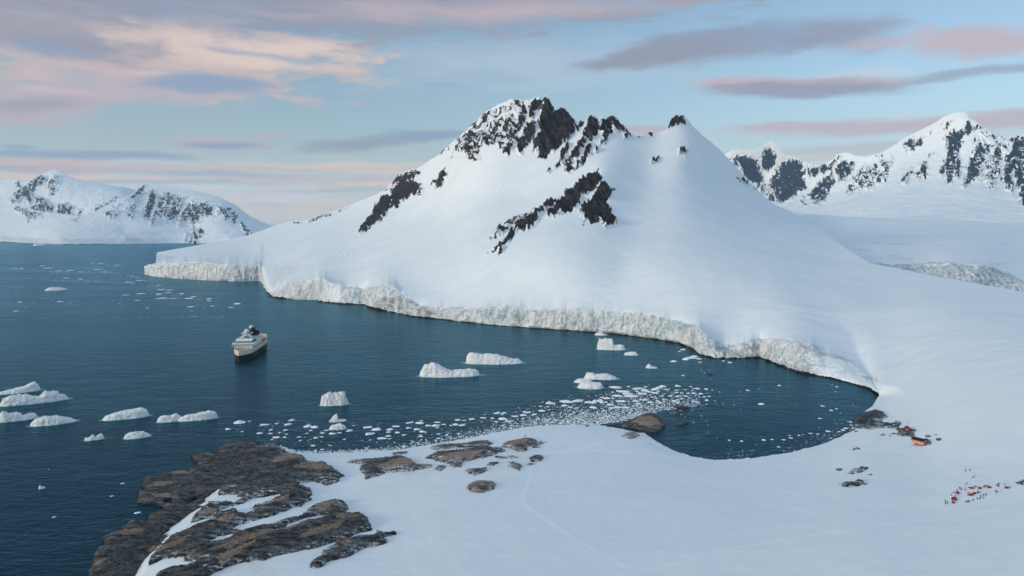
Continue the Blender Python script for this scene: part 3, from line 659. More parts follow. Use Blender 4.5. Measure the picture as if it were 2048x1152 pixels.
# ------------------------------------------------------------------ glacier basin on the right
def sheet(name, xs, ybot, ytop, dctl, mat, rocks, label, rows=200, icef=None, relief=None, back=True, rockamp=60, backs=((20, 8), (120, 60), (500, 350), (1500, 1000)), rscale=1.0, pw=1.0):
    n = len(xs); t_ = np.linspace(0, 1, rows)[:, None]**pw
    y = ybot+(ytop-ybot)*t_; x = np.broadcast_to(xs, y.shape).copy()
    f = tps([(c[0], c[1]) for c in dctl], [math.log(c[2]) for c in dctl], 1e-4)
    D = np.exp(f(x, y)); a, t = ray(x, y)
    X, Y, Z = a*D, D, HC+t*D
    rock = rock_field(x, y, rocks, 4.0, 2.6)
    ice = icef(x, y) if icef else 0*x
    nrm = grid_normals(X, Y, Z); nrm *= np.sign(np.sum(nrm*np.stack([-X, -Y, HC-Z], -1), -1))[..., None]
    kx = X+.4*Z
    d = ((ridged(kx/(150*rscale), Y/(260*rscale), Z/(600*rscale), 5, .6)-.4)*rockamp+(ridged(kx/52, Y/90, Z/260, 3, .6)-.4)*rockamp*.35)*(.10+.9*ss(.05, .5, rock))
    d += fbm(X/900, Y/900, Z/900, o=3)*rockamp*.35*(1-ss(.1, .5, rock))
    d *= .25+.75*ss(0, 14, y-ytop)
    if relief: d = d+relief(x, y, X, Y, Z, ice)
    X = X+nrm[..., 0]*d; Y = Y+nrm[..., 1]*d; Z = np.maximum(Z+nrm[..., 2]*d, -6)
    ex, ey, ez = X[-1], Y[-1], Z[-1]; bx, by, bz = [], [], []
    for bk, dr in backs:
        L = np.hypot(ex, ey); bx.append(ex+ex/L*bk); by.append(ey+ey/L*bk); bz.append(np.maximum(ez-dr, -6))
    k = len(backs)
    X = np.concatenate([X, bx]); Y = np.concatenate([Y, by]); Z = np.concatenate([Z, bz])
    E = np.zeros((k, n))
    o = grid_mesh(name, X, Y, Z, mat, {'rock': np.concatenate([rock, np.repeat(rock[-1:], k, 0)]), 'ice': np.concatenate([ice, E]), 'dirt': np.concatenate([0*x, E]), 'blue': np.concatenate([ice*.4, E])})
    tag(o, label, 'terrain' if name != 'glacier' else 'glacier', kind='structure')
    return o

xs = np.arange(1500, 2320, 1.75)
GT = [(1500, 405), (1549, 411), (1578, 420.5), (1604, 427), (1695, 433), (1841, 439), (1950, 442), (2048, 447), (2320, 455)]
CT = C8([(-1500, 250), (0, 330), (150, 358), (240, 380), (460, 420), (760, 400), (1000, 385), (1200, 390), (1350, 420), (1650, 440), (1900, 530), (1990, 580), (2200, 610), (3900, 700)])
EDGE = [p for p in SKY_M if p[0] >= 1545]
def ctop(x): return interp(CT, x)
def edge(x): return interp(EDGE, x)
gb = edge(xs)+14; gt = interp(GT, xs)
gctl = []
for x in (1500, 1600, 1700, 1740, 1800, 1900, 1960, 2048, 2150, 2320):
    c = float(ctop(x)); e = float(edge(x)); q = max(0, 1740-x)*3.6
    gctl += [(x, e+16, 1960+q), (x, e, 1975+q), (x, (c+e)/2, 2010+q), (x, c, 2060+q), (x, c-12, 2180+q), (x, float(interp(GT, x)), 4000), (x, (c-12)*.55+.45*float(interp(GT, x)), 2700+q*.8)]
def g_ice(x, y):
    k = ss(-3, 4, y-ctop(x))*ss(1735, 1760, x)
    st = 0*x
    for a_, b_, c_, d_ in ((1725, 500, 18, 1.2), (1752, 486, 16, 1.4), (1800, 488, 30, 1.8), (1880, 491, 22, 2.6), (1792, 512, 26, 3.0), (1808, 517, 24, 2.4), (2010, 489, 10, 1.4), (2032, 497, 8, 1.4), (1922, 510, 6, 1.2), (1750, 531, 12, 3), (1990, 527, 30, 2), (1770, 534, 18, 3), (1940, 526, 20, 2)):
        st = np.maximum(st, np.exp(-((x-a_)/c_)**2-((y-b_)/d_)**2))
    return np.clip(np.maximum(k, .55*st), 0, 1)
def g_rel(x, y, X, Y, Z, ice):
    k = ss(-6, 4, y-ctop(x))*ss(1735, 1765, x)
    r = (ridged(X/34, Y/34, Z/45, 4, .6)-.3)*12*k
    r += (ridged(X/60, Y/22, 0, 3, .5)-.3)*5*ss(.2, .5, ice)*(1-k)
    r += fbm(X/300, Y/300, 0, o=4)*3*(1-k)
    return r
sheet('glacier', xs, gb, gt, gctl, M_GLAC, [], 'broad pale glacier with a broken blue ice cliff beyond the right slope', rows=230, icef=g_ice, relief=g_rel, rockamp=0, backs=((60, 10), (300, 60), (1200, 200)), pw=.8)

# ------------------------------------------------------------------ far mountains, right
RS = C4([(-400, 420), (-60, 330), (30, 297), (60, 277), (100, 270), (150, 276), (200, 273), (230, 260), (255, 238), (278, 222), (300, 240), (320, 268), (350, 300), (400, 312), (440, 325), (480, 345), (510, 350), (545, 360), (580, 350), (630, 318), (640, 296), (700, 286), (740, 305), (800, 310), (860, 295), (900, 280), (960, 245), (1020, 205), (1100, 165), (1180, 125), (1230, 90), (1290, 68), (1330, 65), (1360, 78), (1370, 100), (1410, 120), (1450, 150), (1500, 180), (1560, 195), (1610, 207), (1640, 190), (1700, 182), (1800, 150), (2400, 260)])
RR = [(C4(p), w) for p, w in (
 ([(70, 320), (120, 300), (200, 330), (225, 380), (235, 510), (200, 480), (130, 410), (90, 350)], .9), ([(235, 290), (270, 272), (300, 310), (300, 350), (260, 388), (228, 360)], .98),
 ([(265, 470), (300, 420), (320, 370), (330, 345), (400, 328), (440, 343), (472, 400), (474, 485), (430, 515), (370, 562), (300, 562), (310, 500), (268, 505)], .95), ([(250, 530), (290, 518), (302, 558), (270, 555)], .9),
 ([(490, 370), (545, 363), (600, 350), (640, 330), (630, 372), (560, 400), (510, 418)], .85), ([(640, 360), (680, 335), (727, 345), (722, 390), (690, 455), (660, 452), (640, 400)], .88), ([(438, 588), (460, 548), (467, 575)], .9),
 ([(485, 540), (540, 460), (580, 430), (622, 400), (627, 480), (590, 505), (577, 552), (520, 567)], .8), ([(640, 310), (660, 305), (655, 330), (642, 330)], .8),
 ([(698, 515), (740, 450), (720, 420), (790, 350), (850, 360), (900, 330), (952, 318), (932, 380), (912, 432), (870, 465), (820, 494), (760, 492)], .56), ([(700, 515), (730, 460), (745, 480), (715, 515)], .85), ([(860, 430), (880, 390), (920, 390), (915, 440)], .7),
 ([(1008, 230), (1060, 203), (1122, 208), (1112, 240), (1040, 284), (1010, 258)], .62), ([(993, 455), (1030, 390), (1052, 368), (1047, 412), (1010, 458)], .92), ([(1073, 432), (1100, 380), (1132, 340), (1142, 400), (1110, 424)], .82),
 ([(860, 310), (885, 293), (885, 305)], .7), ([(975, 250), (995, 235), (990, 260)], .6), ([(1145, 170), (1170, 175), (1160, 190)], .6), ([(1150, 300), (1180, 295), (1170, 330)], .5),
 ([(1198, 402), (1250, 300), (1238, 200), (1290, 168), (1342, 178), (1332, 232), (1300, 290), (1332, 372), (1280, 445), (1240, 460), (1245, 400), (1215, 412)], .78), ([(1250, 240), (1280, 175), (1335, 180), (1320, 225)], .95),
 ([(1343, 150), (1358, 113), (1400, 133), (1427, 165), (1380, 172), (1360, 202)], .8), ([(1328, 472), (1350, 400), (1370, 310), (1420, 240), (1472, 250), (1442, 350), (1432, 445), (1380, 458)], .68), ([(1330, 470), (1360, 380), (1400, 330), (1420, 420), (1380, 455)], .88),
 ([(1453, 445), (1460, 360), (1500, 300), (1520, 250), (1542, 320), (1532, 390), (1500, 485), (1470, 480)], .68), ([(1550, 420), (1560, 330), (1600, 280), (1608, 210), (1700, 186), (1750, 300), (1740, 620), (1690, 610), (1650, 575), (1640, 500), (1600, 400), (1612, 480), (1592, 510), (1560, 450)], .84), ([(1180, 200), (1230, 130), (1300, 100), (1250, 170)], .3), ([(1380, 250), (1440, 170), (1500, 190), (1600, 220), (1560, 330), (1480, 330)], .38), ([(1900, 300), (2300, 280), (2300, 500), (2000, 560)], .6))]
RR = [(p, f+.05 if f > .75 else f*.97) for p, f in RR]
xs = np.arange(1330, 2330, 1.6)
rb = interp([(1330, 450), (1500, 440), (1700, 450), (2330, 470)], xs)
rc = []
for x, yb, db, ym, dm, dt in ((1330, 450, 7600, 400, 8600, 9200), (1460, 440, 7400, 395, 8500, 9000), (1540, 430, 7200, 405, 8300, 8700), (1640, 440, 6200, 400, 7500, 7900), (1750, 444, 5400, 385, 6800, 7500), (1850, 448, 5000, 375, 6400, 7300), (1920, 450, 4900, 370, 6200, 7000), (2000, 452, 4800, 380, 6000, 6800), (2150, 455, 4700, 380, 5900, 6700), (2330, 460, 4700, 380, 5900, 6700)):
    rc += [(x, yb, db), (x, ym, dm), (x, float(interp(RS, x)), dt)]
sheet('mountain_range', xs, rb, interp(RS, xs), rc, M_FARR, RR, 'high jagged haze blue rock and snow range beyond the glacier on the right', rows=240, rockamp=80)

# ------------------------------------------------------------------ far mountains, left
LBs = C1([(-900, 260), (-200, 190), (0, 140), (60, 118), (110, 125), (150, 150), (200, 130), (270, 98), (330, 70), (370, 60), (410, 80), (440, 105), (560, 140), (700, 165), (840, 182), (1000, 230), (1300, 330), (1500, 380), (1760, 425), (2000, 440), (2500, 450)])
LFs = C1([(-900, 300), (-200, 310), (0, 312), (80, 300), (170, 306), (230, 330), (340, 346), (440, 360), (530, 372), (600, 352), (700, 300), (760, 275), (860, 235), (925, 175), (950, 142), (1000, 150), (1100, 172), (1300, 205), (1450, 245), (1560, 300), (1650, 370), (1720, 405), (1760, 420), (1900, 470), (2300, 520)])
LB = [(C1(p), w) for p, w in (([(78, 275), (130, 210), (200, 150), (260, 103), (312, 110), (290, 150), (240, 190), (210, 250), (190, 285), (170, 240), (120, 268)], .74), ([(300, 150), (330, 120), (400, 90), (395, 160), (370, 235), (330, 238)], .42), ([(205, 325), (250, 250), (290, 258), (345, 312), (320, 345), (240, 340)], .72), ([(385, 290), (480, 318), (484, 365), (420, 358), (390, 350)], .72), ([(515, 330), (535, 335), (530, 375), (515, 370)], .7), ([(600, 355), (640, 310), (700, 283), (765, 262), (750, 298), (660, 350)], .62), ([(100, 128), (130, 138), (155, 188), (120, 172)], .62), ([(0, 165), (8, 160), (8, 175), (0, 180)], .5))]
LF = [(C1(p), w) for p, w in (([(78, 303), (160, 308), (200, 333), (350, 343), (240, 384), (180, 410), (160, 385), (120, 352)], .58), ([(820, 270), (870, 235), (945, 165), (947, 218), (900, 268), (850, 272)], .8), ([(830, 330), (890, 285), (892, 340), (872, 385), (842, 365)], .55), ([(690, 358), (785, 343), (765, 374), (700, 376)], .7), ([(720, 310), (790, 290), (770, 325)], .45),
 ([(942, 395), (960, 320), (1000, 205), (1030, 240), (1022, 300), (990, 395)], .88), ([(1040, 238), (1130, 236), (1218, 258), (1192, 330), (1162, 405), (1100, 415), (1060, 375), (1012, 423), (992, 395), (1030, 320)], .68),
 ([(1228, 310), (1270, 287), (1340, 296), (1418, 312), (1402, 375), (1330, 384), (1310, 430), (1258, 445), (1270, 400), (1200, 402), (1180, 434), (1190, 370)], .76), ([(1433, 308), (1530, 318), (1584, 370), (1560, 392), (1490, 384), (1440, 352)], .72), ([(1530, 388), (1600, 430), (1647, 468), (1652, 498), (1625, 498), (1590, 442)], .85), ([(1278, 500), (1330, 452), (1348, 478), (1300, 534), (1283, 522)], .92), ([(1224, 548), (1238, 503), (1247, 548)], .95), ([(1252, 536), (1280, 518), (1282, 548), (1252, 550)], .95), ([(465, 408), (520, 373), (500, 402)], .6), ([(1268, 430), (1320, 400), (1290, 470), (1272, 475)], .8))]
xs = np.arange(-360, 760, 1.6)
wl = C1([(-900, 535), (0, 541), (250, 550), (400, 556), (700, 555), (1100, 551), (1320, 549), (1500, 553), (2500, 560)])
lc = []
for x in (-360, -170, 0, 120, 250, 380, 460, 560, 760):
    w_ = float(interp(wl, x)); dw = float(Dh(x, w_, 0)); s_ = float(interp(LFs, x))
    lc += [(x, w_, dw), (x, w_-9, dw+30), (x, w_-22, dw*1.06), (x, (w_-22+s_)/2, dw*1.13), (x, s_, dw*1.22)]
def l_ice(x, y):
    w_ = interp(wl, x); return ss(12, 8.5, w_-y+2*fbm(x/20, y*0, 0, o=3))*.75*ss(380, 330, x)+.5*np.exp(-((y-468)/5.)**2-((x-310)/50.)**2)
sheet('mountain_range', xs, interp(wl, xs)+1.0, interp(LFs, xs), lc, M_FARL, LF, 'rounded snow mountain with dark broken rock face above the far shore', rows=210, icef=l_ice, rockamp=70)
lc = []
for x in (-360, -170, 0, 120, 250, 380, 500, 650, 760):
    s_ = float(interp(LBs, x)); s2 = min(float(interp(LFs, x))+40, 478)
    lc += [(x, s2, 10200), (x, (s_+s2)/2, 10800), (x, s_, 11400)]
sheet('mountain_range', xs, np.minimum(interp(LFs, xs)+40, 478), interp(LBs, xs), lc, M_FARL, LB, 'pointed snow peak with rocky ribs behind the rounded mountain on the left', rows=120, rockamp=90)

# ------------------------------------------------------------------ the sea
def build_sea():
    L = 13500
    me = bpy.data.meshes.new('water')
    xs = np.linspace(-13400, 13400, 40); ys = np.concatenate([np.linspace(-2900, 13400, 40)])
    X, Y = np.meshgrid(xs, ys)
    o = grid_mesh('water', X, Y, X*0, M_SEA)
    tag(o, 'dark teal bay water with wind streaks', 'water', kind='structure')
build_sea()

# ------------------------------------------------------------------ bare rock on the near shore
def near_base(x, y):
    """height of the ground (or just under the water) below the near shore's rocks, and its distance"""
    wn = interp(WN, x); inl = (y > wn) | (x > 1757)
    D = land_D(x, y, y > wn)
    h = np.where(inl, HC+D*ray(x, y)[1], -.2)
    h = np.where(inl, h, -.2)
    D = np.where(inl, D, Dh(x, np.maximum(y, 500), -.2))
    return h, D
def rock(name, label, outline, height, mat=None, holes=(), tans=(), tanlev=.0, step=1.6, rag=3.0, group=None, ramp=7.0, cat='rock', sink=2.2, rough=1.0):
    a = np.array(outline); x0, y0 = a.min(0)-8; x1, y1 = a.max(0)+8
    xs = np.arange(x0, x1, step); ys = np.arange(y0, y1, step*.75)
    x, y = np.meshgrid(xs, ys)
    sdv = polydist(x, y, outline, ky=1.6)
    for hpoly in holes: sdv = np.minimum(sdv, -polydist(x, y, hpoly, ky=1.6))
    h, D = near_base(x, y); ax, t = ray(x, y)
    X, Y = ax*D, D
    th = .70; u = X*math.cos(th)+Y*math.sin(th); v = -X*math.sin(th)+Y*math.cos(th)
    sdv = sdv+fbm(u/11, v/3.2, 0, o=5, r=.7)*rag*3.8+fbm(u/40, v/9, 4, o=2)*rag*2.0-np.clip(ridged(u/26, v/5, 7.0, 3, .6)-.78, 0, 1)*rag*14*ss(40, 0, sdv)
    k = 1-np.exp(-np.clip(sdv, 0, None)/ramp)
    relief = .15+.95*np.clip(ridged(u/55, v/5.5, 3.0, 6, .60), 0, 1.2)
    Z = h+k*height*relief + k*rough*(ridged(u/16, v/2.0, 1.0, 4, .65)-.3)*1.3 + np.clip(sdv, -8, 2)*.16*sink
    Z = np.maximum(Z, h-sink-1)
    tan = np.full(x.shape, tanlev)
    for tp in tans: tan = np.maximum(tan, ss(-6, 8, polydist(x, y, tp, ky=1.6)))
    wet = ss(1.6, .3, Z)*(h < .6)
    o = grid_mesh(name, X, Y, Z, mat or M_ROCK, {'tan': tan, 'wet': wet, 'edge': np.exp(-np.clip(sdv, 0, None)/9)*(h > .6)}, (sdv > -7)[:-1, :-1])
    if label: tag(o, label, cat, group)
    return o
K6 = lambda p: crop(170, 860, 3.151, p)
K7 = lambda p: crop(680, 820, 2.844, p)
K4 = lambda p: crop(960, 640, 3.938, p)
K5 = lambda p: crop(1680, 780, 4.432, p)
head = K6([(850, 118), (900, 85), (1000, 70), (1110, 76), (1100, 98), (1170, 90), (1240, 113), (1258, 150), (1330, 148), (1385, 173), (1405, 205), (1500, 208), (1562, 243), (1632, 295), (1590, 328), (1520, 347), (1440, 327), (1360, 327), (1355, 352), (1422, 373), (1425, 405), (1405, 425), (1425, 440), (1370, 470), (1330, 500), (1310, 520), (1350, 535), (1378, 530), (1400, 495), (1480, 465), (1560, 443), (1620, 448), (1668, 490), (1642, 520), (1672, 532), (1762, 535), (1782, 560), (1790, 605), (1805, 632), (1700, 655), (1640, 692), (1560, 705), (1440, 748), (1340, 775), (1220, 800), (1130, 822), (1070, 815), (1000, 835), (900, 865), (800, 910), (740, 1000), (600, 1120), (-60, 1120), (25, 960), (25, 890), (50, 850), (42, 800), (80, 760), (118, 712), (98, 685), (230, 625), (290, 582), (390, 575), (400, 548), (500, 500), (440, 476), (350, 472), (332, 438), (330, 395), (372, 380), (350, 335), (380, 305), (470, 288), (540, 275), (600, 260), (660, 265), (722, 235), (680, 200), (675, 180), (740, 150), (830, 150)])
hh = [K6(p) for p in ([(640, 458), (690, 428), (706, 445), (670, 464)], [(775, 458), (860, 413), (950, 408), (1015, 435), (950, 467), (860, 458)],
 [(800, 498), (900, 480), (1000, 460), (1050, 430), (1140, 413), (1225, 405), (1245, 420), (1150, 458), (1085, 480), (1050, 500), (1078, 508), (1020, 538), (965, 528), (945, 505), (870, 524)],
 [(495, 675), (560, 642), (535, 632), (620, 593), (720, 578), (795, 555), (785, 576), (700, 603), (620, 643), (560, 663)],
 [(920, 632), (970, 598), (1070, 573), (1180, 543), (1280, 505), (1340, 480), (1380, 500), (1370, 548), (1300, 563), (1180, 603), (1080, 613), (980, 636)],
 [(1240, 630), (1290, 590), (1380, 558), (1495, 541), (1482, 562), (1400, 584), (1320, 610)], [(785, 715), (830, 680), (900, 663), (930, 657), (905, 692), (830, 710)],
 [(290, 1130), (340, 920), (380, 858), (480, 818), (600, 793), (645, 793), (622, 830), (690, 838), (640, 862), (540, 872), (450, 922), (400, 1130)], [(735, 864), (760, 846), (780, 858), (750, 874)], [(1360, 345), (1400, 330), (1440, 335), (1420, 352)], [(505, 460), (540, 452), (545, 470)], [(1185, 875), (1180, 850), (1220, 840), (1220, 870)])]
ht = [K6(p) for p in ([(190, 690), (250, 650), (380, 655), (370, 680), (240, 705)], [(380, 372), (480, 345), (580, 360), (480, 395)], [(540, 282), (680, 270), (700, 285), (560, 297)], [(730, 170), (830, 155), (800, 182)], [(1150, 225), (1260, 165), (1350, 155), (1380, 195), (1200, 235)], [(1300, 255), (1400, 215), (1540, 225), (1560, 272), (1380, 275)], [(1100, 500), (1160, 450), (1290, 435), (1300, 460), (1200, 492)], [(1440, 515), (1500, 470), (1600, 460), (1640, 500), (1500, 532)], [(690, 545), (760, 505), (850, 510), (840, 532), (730, 562)], [(800, 605), (880, 560), (960, 560), (900, 602)], [(370, 792), (540, 738), (640, 695), (700, 680), (560, 772), (400, 808)], [(780, 785), (950, 718), (1100, 668), (1330, 622), (1330, 652), (1150, 692), (900, 792)], [(820, 840), (960, 770), (1200, 690), (1000, 792), (860, 882)], [(1310, 730), (1420, 668), (1560, 618), (1680, 588), (1600, 652), (1440, 702)], [(1560, 565), (1700, 540), (1750, 570), (1620, 602)], [(30, 900), (80, 850), (160, 830), (100, 885)], [(1100, 75), (1180, 92), (1240, 115), (1180, 120)], [(400, 430), (520, 420), (560, 440), (450, 450)])]
rock('rocky_headland', 'big dark layered rock headland with tan gravel crests and snow strips, jutting into the sea', head, 3.4, None, hh, ht, .12, 1.5, 3.2, cat='headland', ramp=9)
G_O = 'bare rock outcrops in the near snow'
def ro(label, pts, h, **kw): return rock('rock_outcrop', label, pts, h, group=G_O, cat='rock', **kw)
ro('long ragged rock strip in the snow just right of the big headland, lowest in view', K6([(1412, 862), (1440, 830), (1490, 800), (1500, 770), (1560, 740), (1600, 698), (1680, 688), (1820, 665), (1848, 638), (1900, 655), (1962, 636), (1964, 665), (1890, 685), (1922, 710), (1860, 732), (1780, 747), (1700, 772), (1640, 803), (1560, 818), (1500, 852), (1450, 874)]), 2.2, tans=[K6([(1600, 740), (1650, 705), (1710, 715), (1640, 765)])], rag=2)
ro('dark rock wedge with a tan back, leftmost of the outcrops behind the shore', K7([(18, 296), (100, 284), (250, 274), (340, 263), (380, 273), (430, 303), (455, 335), (380, 347), (260, 357), (235, 377), (150, 394), (128, 362), (112, 337), (120, 312), (60, 307)]), 2.6, tans=[K7([(190, 340), (300, 300), (400, 278), (440, 322), (260, 357)])], rag=2)
ro('low dark rock sliver nearest the brash ice beach', K7([(298, 247), (340, 238), (388, 236), (372, 252), (308, 260)]), 1.0, rag=1.2)
ro('flat black rock ledge, farthest back of the outcrops behind the beach', K7([(512, 213), (560, 200), (640, 190), (700, 195), (790, 176), (840, 176), (872, 195), (840, 207), (700, 217), (600, 227), (530, 224)]), 1.5, rag=1.6)
ro('largest tan topped rock ridge in the middle of the snow spit', K7([(486, 272), (550, 245), (640, 233), (700, 230), (760, 215), (830, 210), (920, 218), (938, 236), (860, 257), (800, 277), (700, 298), (640, 312), (600, 307), (560, 292)]), 3.0, tans=[K7([(530, 285), (640, 260), (760, 245), (850, 245), (760, 280), (640, 305)])], rag=2)
ro('small dark rock knob at the foot of the largest tan ridge', K7([(618, 312), (692, 300), (694, 327), (640, 331)]), 1.2, rag=1.2)
ro('ragged dark rock lump just left of the small knob below the tan ridge', K7([(532, 337), (560, 315), (614, 318), (572, 348)]), 1.2, rag=1.2)
ro('dark rock tail stretching right of the tan backed wedge', K7([(440, 312), (522, 310), (522, 327), (440, 341)]), 1.1, rag=1.4)
ro('tan rock hump carrying the little red marker', K7([(912, 212), (940, 185), (1000, 174), (1060, 160), (1112, 174), (1118, 197), (1062, 212), (1062, 237), (1010, 240), (980, 222)]), 3.0, tans=[K7([(930, 212), (1000, 182), (1080, 172), (1060, 205), (980, 220)])], rag=1.6)
ro('scattered black stones right of the marker hump', K7([(1085, 198), (1140, 182), (1182, 181), (1150, 190), (1120, 200), (1134, 212), (1100, 213)]), .9, rag=1.8)
ro('dark rock patch at the right end of the scattered outcrops', K7([(1066, 272), (1110, 256), (1162, 264), (1142, 287), (1090, 294)]), 1.3, rag=1.8)
ro('thin grey rock smear just below the marker hump', K7([(888, 267), (990, 256), (1003, 270), (900, 277)]), .7, rag=2.2)
ro('small rock streak below the right end of the largest tan ridge', K7([(818, 322), (850, 299), (908, 299), (872, 320)]), 1.0, rag=1.6)
ro('ragged dark rock patch, lowest of the scattered outcrops on the spit', K7([(698, 347), (740, 334), (832, 327), (838, 346), (762, 374), (730, 362)]), 1.2, rag=2)
ro('grey rock lump below the thin grey smear', K7([(958, 320), (1000, 306), (1042, 320), (1022, 352), (980, 332)]), 1.3, rag=1.4)
ro('tiny rock strip between the grey smear and the grey lump', K7([(938, 298), (1002, 292), (982, 309)]), .7, rag=1.4)
ro('tiny dark rock strip under the right hand rock patch', K7([(1058, 309), (1112, 304), (1082, 319)]), .7, rag=1.4)
ro('lone oval brown rock island in the open snow', K7([(718, 452), (735, 424), (780, 406), (860, 406), (888, 425), (872, 457), (810, 473), (750, 468)]), 2.0, tanlev=.55, rag=1.6)
ro('rounded tan rock beside the end of the spit', K7([(1603, 146), (1640, 129), (1680, 125), (1703, 145), (1682, 162), (1640, 164), (1610, 157)]), 2.0, tanlev=.6, rag=1.3)
rock('rocky_point', 'tan and black rocky point at the tip of the snow spit by the cove', K7([(1490, 92), (1560, 84), (1640, 88), (1650, 62), (1700, 38), (1740, 25), (1800, 33), (1832, 60), (1854, 95), (1832, 122), (1790, 138), (1740, 130), (1690, 120), (1640, 107), (1560, 100)]), 4.0, None, (), [K7([(1660, 90), (1700, 50), (1780, 55), (1830, 95), (1760, 120)])], .3, 1.3, 1.8, cat='rock')
G_S = 'skerries off the rocky point'
def sk(label, pts, h, **kw): return rock('skerry', label, pts, h, group=G_S, cat='rock', **kw)
sk('black ragged skerry farthest out past the rocky point', K4([(1518, 687), (1580, 668), (1672, 690), (1640, 707), (1560, 710)]), 1.4, rag=1.6)
sk('small tan skerry between the other two near the point', K4([(1540, 742), (1592, 733), (1572, 757)]), 1.2, tanlev=.4, rag=1.2)
sk('narrow tan skerry nearest the snow spit', K4([(1542, 822), (1580, 813), (1664, 811), (1602, 830), (1560, 846)]), 1.3, tanlev=.5, rag=1.2)
sk('smooth black rock awash among growlers in the middle of the cove', K4([(1786, 431), (1815, 421), (1848, 430), (1812, 442)]), .9, rag=.8)
ro('small black rock at the top edge of the spit beach', K4([(800, 833), (862, 825), (852, 842)]), .9, rag=1.0)
ro('thin dark rock line along the beach left of the tan marker hump', K4([(82, 887), (140, 875), (202, 871), (150, 884)]), .7, rag=1.0)
ro('black stone near the cove edge of the spit', K4([(1322, 972), (1345, 966), (1350, 978)]), .8, rag=.6)
for lab, p, h in (('broad grey rock shelf at the right corner of the cove', [(112, 332), (118, 260), (160, 208), (230, 198), (320, 178), (372, 198), (412, 240), (372, 262), (350, 290), (430, 298), (500, 288), (540, 298), (522, 327), (480, 347), (400, 328), (340, 332), (270, 348), (200, 342)], 3.0),
   ('grey rock ledge under and around the small red hut', [(436, 397), (520, 380), (495, 345), (570, 345), (640, 343), (684, 360), (652, 387), (668, 422), (560, 418), (500, 402)], 1.0),
   ('thin black rock tongue at the waterline below the grey shelf', [(36, 380), (100, 348), (142, 344), (60, 387)], 1.0),
   ('small grey rock in the snow left of the red hut ledge', [(338, 407), (380, 389), (412, 400), (370, 417)], .8), ('tiny grey stone tucked left of the red hut ledge', [(426, 413), (450, 404), (462, 416)], .6),
   ('grey stone strip just behind the peach hut', [(746, 408), (780, 400), (824, 415), (760, 422)], .8), ('tiny grey stone uphill of the peach hut', [(836, 401), (862, 390), (858, 407)], .6), ('flat grey rock right of the peach hut', [(846, 432), (892, 428), (898, 443), (863, 448)], .7),
   ('narrow grey rock alone on the slope above the cove beach', [(106, 529), (150, 513), (182, 522), (140, 535)], .8), ('tiny stone halfway between the huts and the grey rock pair', [(503, 577), (532, 573), (520, 584)], .5),
   ('long grey rock, upper of the two outcrops left of the camp', [(86, 711), (150, 700), (190, 683), (248, 690), (230, 707), (180, 728), (140, 717)], 1.1), ('low grey stone just under the long grey rock', [(66, 733), (110, 723), (118, 736)], .6),
   ('rounded grey rock, lower and larger of the two left of the camp', [(-6, 839), (50, 824), (120, 818), (160, 792), (208, 805), (213, 832), (150, 858), (80, 863), (20, 852)], 1.6), ('dark pebble at the right tip of the rounded grey rock', [(208, 833), (238, 829), (232, 842)], .6),
   ('small dark stone right of the long grey rock', [(252, 748), (284, 745), (277, 755)], .5), ('small stone at the left of the grey rock pair', [(-40, 697), (18, 699), (0, 714)], .6),
   ('black gravel pad under the peach hut', [(636, 476), (690, 462), (760, 430), (800, 452), (820, 478), (780, 496), (700, 494)], .25), ('grey rock tip right of the tent camp at the picture edge', [(1556, 830), (1631, 806), (1760, 796), (1760, 856), (1600, 847)], 1.6),
   ('tiny stone uphill of the red hut', [(590, 286), (612, 284), (606, 292)], .5)):
    p = K5(p); big = (max(q[0] for q in p)-min(q[0] for q in p))
    ro(lab, p, h, mat=M_ROCKG if 'black' not in lab else M_ROCK, rag=1.4 if big > 20 else .5, step=1.3 if big > 30 else .8, ramp=5 if big > 30 else 3, rough=.5 if h < .5 else .8)
G_SS = 'stones lying off the cliff foot'
for lab, p in (('black rock ledge at the waterline under the rounded ice cliff', [(531, 592), (545, 593), (556, 597), (540, 596)]), ('string of black rocks at the waterline right of the black ledge', [(560, 596), (585, 597), (584, 600), (566, 599)])):
    rock('shore_rock', lab, p, 1.5, group=G_SS, rag=1.0, step=1.0)

